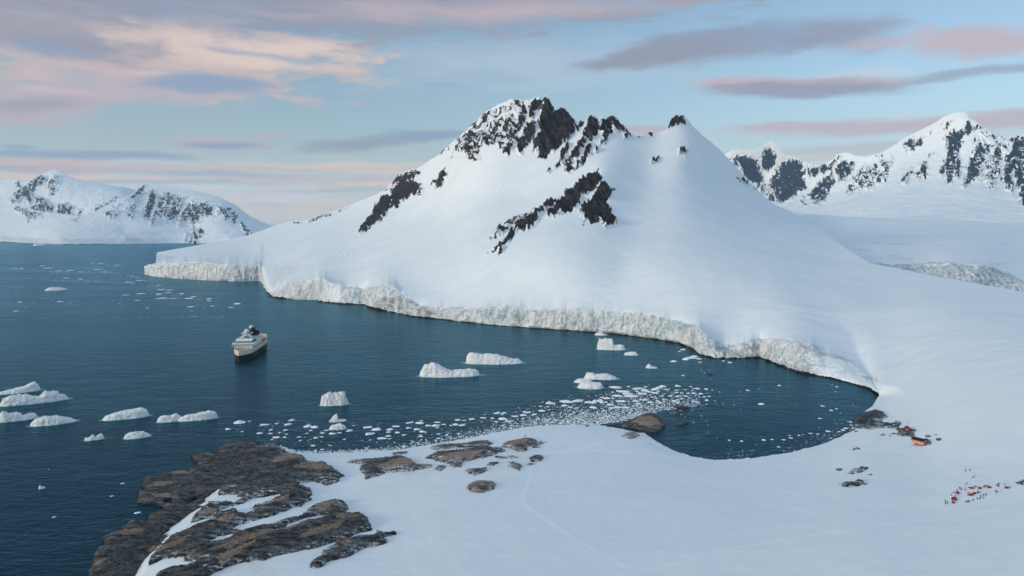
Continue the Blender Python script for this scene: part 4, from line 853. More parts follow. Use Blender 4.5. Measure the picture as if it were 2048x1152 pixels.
# ------------------------------------------------------------------ icebergs
def berg_mesh(W, prof, depth, seed, n=44, m=26, jag=1.0):
    """W metres wide, prof = [(0..1, height)], local x to the right, y away from the viewer"""
    r = np.random.default_rng(seed); us = np.linspace(0, 1, n)
    hs = np.interp(us, [p[0] for p in prof], [p[1] for p in prof])
    hs = hs*(1+.0*us)
    ph = np.linspace(0, 1, m)
    half = depth*np.clip(1-(2*us-1)**2, 0, 1)**.34*(1+.22*fbm(us*3, us*0+seed*1.7, o=3))
    # section: foot, steep front, flat to rolling top, steep back
    sy = np.interp(ph, [0, .06, .34, .5, .72, .95, 1], [-1.04, -1, -.78, -.25, .35, .95, 1.02])
    sz = np.interp(ph, [0, .06, .34, .5, .72, .95, 1], [-.3, .0, .74, 1.0, .82, .0, -.3])
    X = (us-.5)[:, None]*W+0*ph; Y = half[:, None]*sy[None, :]; Z = hs[:, None]*np.clip(sz, 0, 1)[None, :]+np.where(sz < 0, -1.2, 0)[None, :]
    endz = np.clip(np.minimum(us, 1-us)*14, 0, 1)[:, None]; Z = np.where(Z > 0, Z*endz**.5, Z)
    s = max(W, 8)/14.0; o_ = seed*13.7
    N_ = fbm(X/s/2+o_, Y/s/2, Z/s/2, o=5, r=.65)
    Y = Y-(ridged(X/s/1.6-o_, 0*Y+.3, Z/s/3, 4, .6)-.45)*s*.2*jag*np.sign(-sy)[None, :]*np.clip(half[:, None]/max(depth, 1), 0, 1)*-1
    Y = Y+N_*s*.55*jag*np.clip(half[:, None]/max(depth, 1), .2, 1); X = X+fbm(X/s/2-o_, Y/s/2, Z/s/2, o=3)*s*.5*jag
    k = np.clip(Z/ (hs.max()+.01)*3, 0, 1)
    Z = Z+k*((ridged(X/s/1.2+o_, Y/s/1.2, 0, 3, .5)-.45)*.15+np.round(fbm(X/s/2+5, Y/s/2, o_, o=3)*5)/5*.18)*hs.max()*jag
    return X, Y, Z
def berg(label, pts, base, rel=.30, group=None, jag=1.0, seed=0, name='iceberg', cat='iceberg', foot=True, crp=None, mat=None):
    ox, oy, k = crp; P_ = [(ox+a/k, oy+c/k) for a, c in pts]; yb = oy+base/k
    x0, x1 = P_[0][0], P_[-1][0]; xc = (x0+x1)/2
    dep_px_scale = None
    p0 = sea(xc, yb); sc = math.hypot(p0.x, p0.y)
    ppm = F/p0.y*.999; W = (x1-x0)/ppm*1.0
    depth = min(W*rel, 26); tanv = HC/p0.y
    prof = []
    for a, c in P_:
        hpx = max(yb-c, 1.0)/ppm
        prof.append(((a-x0)/(x1-x0), max(hpx-depth*.75*tanv, .5)))
    X, Y, Z = berg_mesh(W, prof, depth, seed or (abs(hash(int(x0*7+yb))) % 97+1), n=int(min(110, 26+W*1.6)), m=40, jag=jag)
    o = grid_mesh(name, X, Y, Z, mat or M_BERG)
    az_ = math.atan2(p0.x, p0.y); o.rotation_euler.z = -az_
    o.location = (p0.x+math.sin(az_)*depth, p0.y+math.cos(az_)*depth, 0)
    tag(o, label, cat, group)
    if foot:
        t_ = np.linspace(0, 2*math.pi, 48, endpoint=False); q = 1+.12*fbm(np.cos(t_)*1.5+seed, np.sin(t_)*1.5, 4.0, o=3)
        rr = np.linspace(0, 1, 5)[:, None]
        ex = 1.2; FX = np.cos(t_)*W*.5*ex*q*rr; FY = np.sin(t_)*depth*1.12*q*rr; 
        FX = np.concatenate([FX, FX[:, :1]], 1); FY = np.concatenate([FY, FY[:, :1]], 1)
        FZ = .35*(1-(rr**4))+0*FX-.02
        f = grid_mesh('submerged_foot', FX, FY, FZ, M_FOOT); f.parent = o
    return o
A = (0, 740, 4.452); Bc = (430, 740, 3.864); Cc = (960, 640, 3.938); Dc = (860, 570, 3.303); Ec = (0, 320, 3.303); Fc = (0, 920, 4.967); I1 = (0, 0, 1)
GI = 'icebergs in the bay'
for lab, pts, base, cr, rel in (
 ('smooth ramp shaped iceberg rising to a peak, at the left picture edge', [(-60, 200), (0, 186), (100, 168), (200, 150), (285, 113), (325, 150), (332, 200)], 212, A, .2),
 ('large iceberg with a serrated crest in front of the ramp shaped one', [(42, 280), (75, 225), (120, 205), (200, 200), (250, 205), (300, 225), (340, 232), (390, 193), (460, 198), (490, 212), (500, 240), (560, 236), (584, 262)], 302, A, .16),
 ('low broken iceberg with a raised left block, under the serrated one', [(8, 420), (38, 352), (100, 366), (180, 378), (198, 410), (250, 395), (320, 410)], 456, A, .2),
 ('finely ribbed flat iceberg touching the broken one', [(300, 440), (400, 398), (500, 405), (600, 438), (664, 480)], 491, A, .22),
 ('smooth wedge iceberg alone between the ribbed one and the paired ones', [(932, 402), (1030, 366), (1150, 348), (1260, 343), (1308, 375), (1318, 415)], 441, A, .2),
 ('left rounded iceberg of the joined pair', [(1408, 430), (1440, 402), (1480, 393), (1520, 405), (1565, 386), (1622, 435)], 466, A, .25),
 ('right longer iceberg of the joined pair, with a square end', [(1600, 418), (1680, 385), (1750, 380), (1850, 368), (1920, 378), (1930, 440)], 452, A, .18),
 ('little two horned growler nearest the headland on the left', [(762, 590), (800, 598), (830, 570), (850, 598), (900, 562), (920, 620)], 628, A, .25),
 ('flat two lobed floe right of the two horned growler', [(1113, 572), (1170, 545), (1280, 550), (1334, 600)], 613, A, .3),
 ('blocky square iceberg standing alone in mid bay', [(815, 250), (825, 193), (880, 168), (1005, 170), (1010, 222), (1035, 246)], 278, Bc, .2),
 ('small iceberg with a curved fin, below the blocky one', [(883, 385), (920, 350), (945, 335), (952, 380), (1016, 387)], 404, Bc, .2),
 ('rounded small iceberg directly under the finned one', [(880, 452), (900, 425), (970, 410), (1018, 447)], 464, Bc, .25),
 ('long low tongued iceberg, nearest of the two off the ice cliff', [(838, 735), (850, 726), (866, 723), (885, 733), (905, 741), (925, 740), (960, 739)], 755, I1, .17),
 ('slabbed iceberg with a long spit, behind the tongued one', [(230, 482), (237, 448), (300, 445), (350, 455), (370, 450), (440, 453), (520, 480), (614, 494)], 526, Dc, .17),
 ('tower shaped iceberg with a low foot, close to the ice cliff', [(920, 170), (935, 146), (1040, 145), (1052, 198), (1130, 195), (1147, 225)], 239, Cc, .16),
 ('small flat floe touching the cliff shadow behind the tower iceberg', [(903, 105), (940, 96), (1004, 116)], 123, Cc, .3),
 ('small arched iceberg right of the tower shaped one', [(1133, 262), (1180, 250), (1225, 248), (1247, 275)], 281, Cc, .25),
 ('little pointed iceberg alone below the arched one', [(1303, 372), (1330, 343), (1350, 362), (1398, 372)], 383, Cc, .25),
 ('pale blue flat iceberg, topmost of the three clustered ones', [(818, 445), (840, 418), (885, 413), (900, 425), (1000, 420), (1050, 440), (1088, 458)], 473, Cc, .25),
 ('smallest of the three clustered icebergs, on the left', [(738, 482), (780, 461), (884, 462)], 499, Cc, .3),
 ('smooth rounded iceberg, lowest of the three clustered ones', [(763, 522), (800, 493), (870, 484), (950, 491), (974, 522)], 546, Cc, .3),
 ('long flat iceberg far out left beyond the ship', [(306, 855), (340, 839), (400, 842), (434, 852)], 863, Ec, .35),
 ('small white iceberg under the far left shore', [(224, 562), (240, 548), (290, 553), (296, 562)], 567, Ec, .3),
 ('tiny bird shaped growler alone in the dark lower left water', [(388, 268), (400, 243), (415, 262), (447, 266)], 291, Fc, .3)):
    berg(lab, pts, base, rel, GI, seed=int(abs(pts[0][0])+base) % 89+1, crp=cr, jag=.5 if 'smooth' in lab else (1.15 if any(q in lab for q in ('serrated', 'broken', 'blocky', 'ribbed', 'horned')) else .8))

# ------------------------------------------------------------------ growlers, floes and brash
pieces = []          # (x px, y px, width px, zone)
GR = random.Random(11)
def lineup(pts, n, spread, w0, w1, zone):
    L = np.array(pts, float); seg = np.hypot(*(L[1:]-L[:-1]).T); cs = np.concatenate([[0], np.cumsum(seg)])
    for _ in range(n):
        s = GR.random()*cs[-1]; x = np.interp(s, cs, L[:, 0]); y = np.interp(s, cs, L[:, 1])
        pieces.append((x+GR.gauss(0, spread*1.5), y+GR.gauss(0, spread*.5), w0+(w1-w0)*GR.random()**2.2, zone))
BT = [(440, 838), (640, 846), (800, 842), (900, 835), (1000, 818), (1100, 798), (1200, 776), (1320, 768), (1430, 778)]
# traced ones first
trac = [((430+a/3.864), (740+c/3.864), w/3.864, 'band') for a, c, w in ((103, 458, 45), (190, 408, 95), (385, 424, 75), (565, 422, 65), (592, 390, 50), (545, 465, 38), (345, 490, 50), (430, 490, 35), (500, 485, 28), (715, 438, 65), (770, 444, 65), (710, 491, 32), (650, 519, 36), (475, 521, 60), (540, 521, 36), (775, 528, 32), (860, 467, 38), (1040, 471, 55), (910, 492, 60), (962, 486, 36), (1180, 444, 75), (1245, 462, 78), (1200, 496, 85), (1290, 530, 80), (1400, 435, 65), (1350, 462, 55), (1505, 408, 70), (1583, 410, 75), (1340, 481, 40), (1410, 486, 45), (1460, 503, 40), (1340, 511, 50), (1498, 449, 48), (1565, 460, 60), (1600, 478, 50), (1720, 405, 55), (1650, 431, 48), (1710, 431, 70), (1768, 421, 40), (1875, 386, 52), (1925, 390, 38), (1985, 380, 48), (1860, 422, 52), (1910, 428, 60), (820, 554, 20), (760, 586, 40), (660, 547, 30), (1000, 537, 28), (1140, 544, 22), (1200, 542, 28))]
trac += [((960+a/3.938), (640+c/3.938), w/3.938, 'pack') for a, c, w in ((133, 735, 55), (188, 732, 50), (372, 728, 66), (487, 718, 60), (25, 772, 55), (98, 775, 36), (180, 782, 80), (228, 798, 62), (275, 758, 60), (342, 752, 62), (430, 745, 46), (557, 658, 82), (680, 645, 122), (665, 676, 60), (710, 688, 50), (770, 640, 88), (870, 650, 100), (930, 640, 92), (1000, 618, 62), (890, 690, 62), (975, 650, 58), (1028, 668, 56), (1065, 530, 112), (1130, 562, 120), (1243, 540, 95), (1085, 600, 90), (1190, 600, 120), (1165, 582, 90), (1110, 640, 90), (1280, 580, 80), (1330, 565, 70), (1300, 556, 70), (1380, 550, 70), (1410, 535, 60), (1440, 525, 60), (1380, 575, 60), (1470, 548, 45), (1550, 552, 40), (1560, 522, 50), (1590, 575, 32), (1548, 572, 40), (1660, 526, 26), (1715, 542, 45), (1780, 545, 36), (1620, 550, 26), (1640, 578, 36), (1685, 578, 40), (1740, 582, 40), (1620, 600, 40), (1570, 600, 45), (1500, 600, 40), (1430, 600, 45), (1360, 608, 36), (1300, 630, 50), (1230, 640, 60), (1150, 690, 60), (1090, 690, 70), (1040, 692, 60), (1340, 650, 46), (1400, 640, 40), (1250, 660, 50), (1450, 625, 40), (1530, 640, 46))]
trac += [((960+a/3.938), (640+c/3.938), w/3.938, 'cove') for a, c, w in ((1525, 328, 60), (1660, 300, 90), (1620, 312, 60), (1690, 290, 60), (1725, 306, 50), (1732, 333, 32), (1572, 249, 32), (1557, 219, 20), (1598, 234, 46), (1600, 439, 30), (1745, 396, 26), (1808, 399, 26), (1768, 418, 24), (1818, 463, 20), (1968, 335, 42), (1916, 324, 30), (1862, 373, 14), (1830, 553, 26), (1888, 568, 22), (2000, 670, 26))]
trac += [((1340+a/3.84), (620+c/3.84), w/3.84, 'cove') for a, c, w in ((838, 581, 30), (598, 617, 34), (687, 608, 22), (540, 630, 16), (530, 683, 16), (700, 724, 50), (1245, 577, 20), (1282, 590, 26), (1270, 628, 22), (1133, 665, 12), (1172, 738, 38), (1240, 772, 34), (1280, 759, 26), (1308, 792, 22), (1153, 834, 34), (1145, 901, 24), (1212, 932, 40), (1275, 875, 24), (1405, 730, 18), (1370, 858, 24), (1350, 910, 40), (1375, 930, 40), (1395, 885, 30), (1390, 862, 30), (1185, 961, 24), (1135, 955, 30), (1080, 948, 34), (1022, 957, 24), (992, 964, 26), (918, 964, 26), (928, 984, 34), (873, 997, 34), (785, 995, 28), (720, 1000, 34), (550, 1008, 26), (455, 1001, 26), (663, 1035, 24), (835, 1052, 30), (238, 813, 20), (437, 887, 12), (290, 938, 18), (362, 985, 14), (1018, 1065, 14), (875, 1085, 20), (1262, 968, 20), (1235, 985, 26), (1330, 925, 30), (1300, 935, 26))]
trac += [((0+a/4.096), (480+c/4.096), w/4.096, 'far') for a, c, w in ((548, 70, 28), (348, 213, 40), (392, 231, 85), (800, 241, 60), (180, 236, 44), (120, 231, 34), (80, 232, 26), (40, 236, 26), (480, 254, 60), (575, 250, 62), (703, 163, 26), (760, 190, 34), (830, 193, 50), (960, 206, 50), (545, 314, 44), (342, 305, 30), (662, 322, 34), (1060, 346, 70), (1150, 331, 76), (1302, 371, 40), (1320, 407, 70), (1388, 412, 56), (1155, 441, 72), (1305, 445, 50), (1378, 433, 60), (1328, 478, 100), (1418, 479, 62), (1488, 441, 34), (1550, 479, 70), (1585, 464, 50), (1620, 482, 30), (1712, 484, 46), (1715, 500, 42), (1563, 548, 60), (1670, 556, 30), (1742, 542, 36), (1570, 578, 32), (1895, 552, 46), (1945, 524, 62), (1205, 557, 34), (1128, 495, 40), (1032, 452, 56), (988, 479, 24), (980, 522, 24), (925, 494, 26), (498, 507, 50), (488, 491, 26), (583, 488, 16), (570, 521, 24), (580, 532, 16), (165, 511, 34), (212, 549, 24), (132, 584, 38), (190, 588, 14), (418, 499, 18), (65, 409, 22), (1340, 400, 30), (1530, 417, 26), (1610, 438, 24), (1220, 410, 26), (430, 266, 30), (660, 262, 40), (740, 232, 30), (855, 264, 40), (1190, 60, 14), (1485, 56, 16))]
trac += [((0+a/4.967), (920+c/4.967), w/4.967, 'deep') for a, c, w in ((1218, 232, 42), (1112, 360, 38), (1366, 525, 66), (538, 568, 40), (482, 94, 26), (1158, 201, 12), (1415, 538, 12))]
pieces += trac
for _ in range(150):
    x = GR.uniform(470, 1290); t0 = float(interp(BT, x)); t1 = float(interp(WN, x)); k = GR.random()**.8
    pieces.append((x, t0+(t1-t0-3)*k, GR.uniform(2.0, 9.0), 'band' if x < 1000 else 'pack'))
for _ in range(110):
    x = 1060+360*GR.random()**.9; t0 = float(interp(BT, x)); t1 = t0+ (70 if x < 1300 else 55-(x-1300)*.25)
    pieces.append((x, t0+(t1-t0)*GR.random(), GR.uniform(3, 9), 'pack'))
lineup([(8, 537), (45, 537), (110, 543), (220, 544), (250, 541)], 26, 2, 2, 8, 'far')
lineup([(45, 555), (120, 561), (230, 565), (270, 566)], 16, 1.5, 2, 6, 'far')
lineup([(220, 543), (270, 565), (300, 578), (400, 600)], 26, 8, 2, 7, 'far')
lineup([(1420, 915), (1560, 895), (1660, 872), (1705, 845), (1718, 815)], 60, 10, 2, 5, 'cove')
variants = []
for i in range(8):
    r = random.Random(i*5+1); hh_ = [(0, .25), (.2, r.uniform(.3, 1.0)), (.4, r.uniform(.3, 1)), (.6, r.uniform(.3, 1)), (.8, r.uniform(.3, .9)), (1, .25)]
    X, Y, Z = berg_mesh(4.0, hh_, 1.25, i+3, n=14, m=12, jag=.8)
    o = grid_mesh('ice_chunk', X, Y, Z, M_CHUNK); variants.append(o.data); bpy.data.objects.remove(o)
ORD = 'first second third fourth fifth sixth seventh eighth ninth tenth eleventh twelfth thirteenth fourteenth fifteenth sixteenth seventeenth eighteenth nineteenth twentieth'.split()
CELLS = {'band': [(0, 500, 'just off the headland tip'), (500, 580, 'right of the headland tip'), (580, 640, 'left of the stacked icebergs'), (640, 720, 'around the stacked icebergs'), (720, 800, 'right of the stacked icebergs'), (800, 870, 'behind the leftmost outcrops'), (870, 940, 'behind the middle outcrops'), (940, 1000, 'left of the brash field'), (1000, 9999, 'at the brash field start')],
 'pack': [(0, 1100, 'at the left end of the brash field'), (1100, 1150, 'below the smallest clustered iceberg'), (1150, 1200, 'under the lowest clustered iceberg'), (1200, 1250, 'left of the rocky point'), (1250, 1300, 'above the rocky point'), (1300, 1350, 'above the skerries'), (1350, 9999, 'at the right end of the brash field')],
 'cove': [(0, 1460, 'near the cliff corner of the cove'), (1460, 1560, 'in the middle of the cove'), (1560, 1630, 'in the right half of the cove'), (1630, 1680, 'off the right beach of the cove'), (1680, 9999, 'beside the grey rock shelf')],
 'far': [(0, 60, 'at the left picture edge'), (60, 120, 'around the far flat iceberg'), (120, 200, 'right of the far flat iceberg'), (200, 260, 'left of the promontory tip'), (260, 330, 'below the promontory tip'), (330, 400, 'below the promontory cliff'), (400, 9999, 'between ship and promontory')],
 'deep': [(0, 9999, 'left of the headland')]}
ZN = {'band': 'ice chunks along the spit beach', 'pack': 'ice floes in the brash field', 'cove': 'ice pieces in the cove', 'far': 'drift ice far out on the left', 'deep': 'ice pieces in the dark water'}
def water_here(x, y):
    wn = float(interp(WN, x)); wf = float(interp(WF, x)) if x > 287 else 489
    return wf+3 < y < wn-1 and not (x > 1745)
pieces = [p for p in pieces if water_here(p[0], p[1]) and not (470 > p[0] > 190 and p[1] > 1700-p[0]*1.6) and not (1225 < p[0] < 1335 and 826 < p[1])]
def wm(p): q = sea(p[0], p[1]); return p[2]
pieces.sort(key=lambda p: -p[2]*(.8 if p[3] == 'far' else 1))
solo, rest = pieces[:285], pieces[285:]
cells = {}
for i, (x, y, w, z) in enumerate(solo):
    k = next(c for c in CELLS[z] if c[0] <= x < c[1]); t0, t1 = float(interp(BT, x)), float(interp(WN, x))
    half_ = ('upper' if y < (t0+t1)/2 else 'lower') if z in ('band', 'pack') else ('upper' if y < {'cove': 800, 'far': 575, 'deep': 980}[z] else 'lower')
    cells.setdefault((k[2], half_, 'larger' if w > 9 else 'small'), []).append(i)
LABS = {}
for (wh, hf, sz), ids in cells.items():
    ids.sort(key=lambda q: solo[q][0])
    for r_, q in enumerate(ids):
        LABS[q] = '%s from left of %s %s pieces %s' % (ORD[r_], hf, sz, wh) if len(ids) > 1 and r_ < 20 else ('the only %s ice piece in the %s water %s' % (sz, hf, wh) if len(ids) == 1 else '%s ice crumb %s' % (sz, wh))
for i_, (x, y, w, z) in enumerate(solo):
    p = sea(x, y); o = bpy.data.objects.new('ice_chunk', variants[GR.randrange(8)]); COL.objects.link(o)
    wmt = w/(F/p.y); s = wmt/4.0
    o.scale = (s, s*GR.uniform(.8, 1.3), min(s, 2.2)*GR.uniform(.6, 1.15)); o.rotation_euler.z = -math.atan2(p.x, p.y)+GR.uniform(-.5, .5)+(math.pi if GR.random() < .5 else 0)
    o.location = p; tag(o, LABS[i_], 'ice', ZN[z])
# brash: countless crumbs, one object
RP = K7([(1490, 92), (1560, 84), (1640, 88), (1650, 62), (1700, 38), (1740, 25), (1800, 33), (1832, 60), (1854, 95), (1832, 122), (1740, 130), (1560, 100)])
def brash():
    V, Fc_ = [], []
    base = np.array([(1, 0, 0), (.3, .8, 0), (-.7, .6, 0), (-.9, -.4, 0), (0, -.9, 0), (.1, 0, .55), (-.2, .1, .45)], float)
    fs = [(0, 1, 5), (1, 2, 6), (1, 6, 5), (2, 3, 6), (3, 4, 6), (4, 5, 6), (4, 0, 5)]
    pts = [(p[0], p[1], p[2]*.6) for p in rest]
    for _ in range(5500):     # dense slush along the beach
        x = GR.uniform(560, 1400) if GR.random() < .42 else GR.gauss(1200, 90)
        if x > 1400 or x < 520: continue
        sh = float(interp(WN, x)); th = float(np.interp(x, [520, 700, 900, 1000, 1100, 1250, 1350], [2, 4, 12, 16, 26, 34, 22]))
        lim = float(np.interp(x, [1199, 1200, 1250, 1300, 1400], [9999, 849, 843, 826, 812]))
        pts.append((x, min(sh, lim)-.5-abs(GR.gauss(0, .55))*th, 1.0+3.6*GR.random()**2.2))
    for _ in range(900):
        x = GR.gauss(1270, 75); t0 = float(interp(BT, x)); pts.append((x+GR.gauss(0, 6), t0+6+abs(GR.gauss(25, 22)), .8+3.4*GR.random()**2.6))
    for _ in range(500):
        x = GR.uniform(470, 1250); t0 = float(interp(BT, x)); t1 = float(interp(WN, x)); pts.append((x, t0+(t1-t0)*GR.random(), GR.uniform(.8, 2.2)))
    def ln(L, n, sp, w0=.9, w1=2.4):
        L = np.array(L, float); seg = np.hypot(*(L[1:]-L[:-1]).T); cs = np.concatenate([[0], np.cumsum(seg)])
        for _ in range(n//2):
            s = GR.random()*cs[-1]
            if mnoise.noise(Vector((s*.05, n*.7, 0))) < GR.uniform(-.35, .35): continue
            pts.append((np.interp(s, cs, L[:, 0])+GR.gauss(0, sp*2), np.interp(s, cs, L[:, 1])+GR.gauss(0, sp*.5), GR.uniform(w0, w1)))
    ln([(20, 538), (110, 544), (220, 545), (300, 560)], 700, 2.0, 1.2, 3.2); ln([(45, 556), (120, 561), (270, 566)], 420, 1.2, 1, 3)
    ln([(190, 527), (240, 533)], 90, 1.5, 1, 3); ln([(215, 540), (250, 552), (300, 578), (340, 590)], 420, 9, 1, 3); ln([(225, 612), (260, 602), (330, 600), (420, 595)], 260, 10, .8, 2.2)
    ln([(0, 640), (120, 636), (300, 634), (480, 633)], 300, 1.0, .8, 2.4); ln([(0, 607), (40, 604)], 60, 1.5); ln([(60, 608), (100, 600), (160, 606)], 90, 5); ln([(400, 640), (470, 630), (530, 620)], 90, 3, .7, 1.6)
    ln([(1640, 885), (1690, 862), (1712, 835)], 420, 9, .8, 2.4); ln([(1420, 917), (1560, 903), (1660, 878)], 260, 4, .7, 1.8)
    ln([(1465, 745), (1480, 775), (1570, 790), (1640, 815)], 130, 12, .5, 1.2); ln([(1560, 860), (1700, 820)], 150, 45, .5, 1.3)
    for _ in range(260): pts.append((GR.uniform(0, 520), GR.uniform(500, 640), GR.uniform(.6, 1.6)))
    n = 0
    for x, y, w in pts:
        if not water_here(x, y) and not (x > 520 and y < float(interp(WN, x))-.3): continue
        if x > 1745: continue
        p = sea(x, y); s = w/(F/p.y)*.5; a = GR.random()*6.28; c_, s_ = math.cos(a), math.sin(a)
        b_ = base*[s, s*GR.uniform(.7, 1.5), min(s, 1.0)*GR.uniform(.5, 1.2)]
        V.append(np.stack([b_[:, 0]*c_-b_[:, 1]*s_+p.x, b_[:, 0]*s_+b_[:, 1]*c_+p.y, b_[:, 2]+.02], 1)); Fc_ += [(a1+n, b1+n, c1+n) for a1, b1, c1 in fs]; n += 7
    me = bpy.data.meshes.new('brash_ice'); me.from_pydata(np.concatenate(V).tolist(), [], Fc_); me.materials.append(M_CHUNK)
    o = bpy.data.objects.new('brash_ice', me); COL.objects.link(o); tag(o, 'crumbs of brash ice and slush along the beach and in drift lines', 'brash ice', kind='stuff')
brash()

# ------------------------------------------------------------------ built things
def box(bm, x0, x1, y0, y1, z0, z1, taper=0.0):
    v = [bm.verts.new(p) for p in ((x0, y0, z0), (x1, y0, z0), (x1, y1, z0), (x0, y1, z0), (x0+taper, y0+taper, z1), (x1-taper, y0+taper, z1), (x1-taper, y1-taper, z1), (x0+taper, y1-taper, z1))]
    for f in ((3, 2, 1, 0), (4, 5, 6, 7), (0, 1, 5, 4), (1, 2, 6, 5), (2, 3, 7, 6), (3, 0, 4, 7)): bm.faces.new([v[i] for i in f])
    return v
def prism(bm, pts, h0, h1, axis='z'):
    """closed outline pushed between h0 and h1 along an axis"""
    f = {'z': lambda p, h: (p[0], p[1], h), 'x': lambda p, h: (h, p[0], p[1]), 'y': lambda p, h: (p[0], h, p[1])}[axis]
    A_ = [bm.verts.new(f(p, h0)) for p in pts]; B_ = [bm.verts.new(f(p, h1)) for p in pts]; n = len(pts)
    bm.faces.new(A_[::-1]); bm.faces.new(B_)
    for i in range(n): bm.faces.new((A_[i], A_[(i+1) % n], B_[(i+1) % n], B_[i]))
def ball(bm, c, r, seg=14, sz=1.0, lower=True):
    res_ = bmesh.ops.create_uvsphere(bm, u_segments=seg, v_segments=max(6, seg//2), radius=r)
    bmesh.ops.scale(bm, vec=(1, 1, sz), verts=res_['verts']); bmesh.ops.translate(bm, vec=c, verts=res_['verts'])
def tube(bm, p0, p1, r0, r1=None, seg=8):
    p0, p1 = Vector(p0), Vector(p1); r1 = r0 if r1 is None else r1; d = p1-p0
    res_ = bmesh.ops.create_cone(bm, cap_ends=True, segments=seg, radius1=r0, radius2=r1, depth=d.length)
    M_ = Matrix.Translation((p0+p1)/2) @ d.to_track_quat('Z', 'Y').to_matrix().to_4x4()
    bmesh.ops.transform(bm, matrix=M_, verts=res_['verts'])
def part(name, build, mat, parent=None, smooth=False, bevel=0.0, label=None):
    bm = bmesh.new(); build(bm)
    bmesh.ops.recalc_face_normals(bm, faces=bm.faces)
    if bevel: bmesh.ops.bevel(bm, geom=bm.edges[:], offset=bevel, segments=1, affect='EDGES')
    me = bpy.data.meshes.new(name); bm.to_mesh(me); bm.free()
    if smooth: me.polygons.foreach_set('use_smooth', [True]*len(me.polygons))
    me.materials.append(mat); o = bpy.data.objects.new(name, me); COL.objects.link(o)
    if parent: o.parent = parent
    if label: o['label'] = label
    return o
def empty(name, loc, rz, label, cat, group=None):
    o = bpy.data.objects.new(name, None); COL.objects.link(o); o.location = loc; o.rotation_euler.z = rz; o.empty_display_size = .5
    return tag(o, label, cat, group)

C_CREAM = plain('cream_ship_paint', (.72, .65, .55), .45, 0, .06, .2); C_BLACK = plain('black_hull_paint', (.003, .0035, .007), .8, 0, .2, .2)
C_WHITE = plain('white_ship_paint', (.74, .74, .72), .4, 0, .05, .3); C_GLASS = plain('dark_teal_glass', (.012, .07, .08), .12, 0, .1, .2)
C_PALE = plain('pale_blue_deck_glass', (.30, .52, .62), .25, 0, .1, .2); C_DECK = plain('grey_deck', (.16, .18, .19), .7, 0, .2, .3); C_DGREEN = plain('green_deck', (.07, .15, .12), .7, 0, .2, .3)
C_ORANGE = plain('orange_lifeboat', (.62, .13, .03), .4, 0, .08, .3); C_RED = plain('red_tent_fabric', (.26, .010, .016), .7, 0, .15, 2.0)
C_DRED = plain('dark_red_cladding', (.22, .028, .015), .6, 0, .15, 1.5); C_PEACH = plain('weathered_peach_boards', (.62, .27, .17), .65, 0, .12, 1.5)
C_TAR = plain('black_tar_roof', (.006, .007, .010), .8, 0, .3, 1.0); C_WIN = plain('brown_window', (.16, .05, .03), .3, 0, .1, 1.0); C_PALEP = plain('pale_shutter', (.62, .42, .34), .6, 0, .1, 1.0)
C_NAVY = plain('navy_fabric', (.012, .018, .035), .8, 0, .2, 3.0); C_CHAR = plain('charcoal_fabric', (.014, .018, .020), .8, 0, .2, 3.0); C_TEAL = plain('dark_teal_fabric', (.012, .05, .055), .8, 0, .2, 3.0)
C_REDJ = plain('red_jacket_fabric', (.30, .012, .02), .7, 0, .2, 3.0); C_YEL = plain('yellow_green_jacket_fabric', (.34, .36, .12), .7, 0, .2, 3.0); C_ORJ = plain('orange_jacket_fabric', (.50, .18, .05), .7, 0, .2, 3.0); C_GREYJ = plain('grey_jacket_fabric', (.12, .14, .16), .8, 0, .2, 3.0)
C_SKIN = plain('skin', (.45, .27, .20), .55, 0, .05, 8.0); C_STEEL = plain('galvanised_steel', (.3, .31, .32), .4, .6, .1, 2.0)

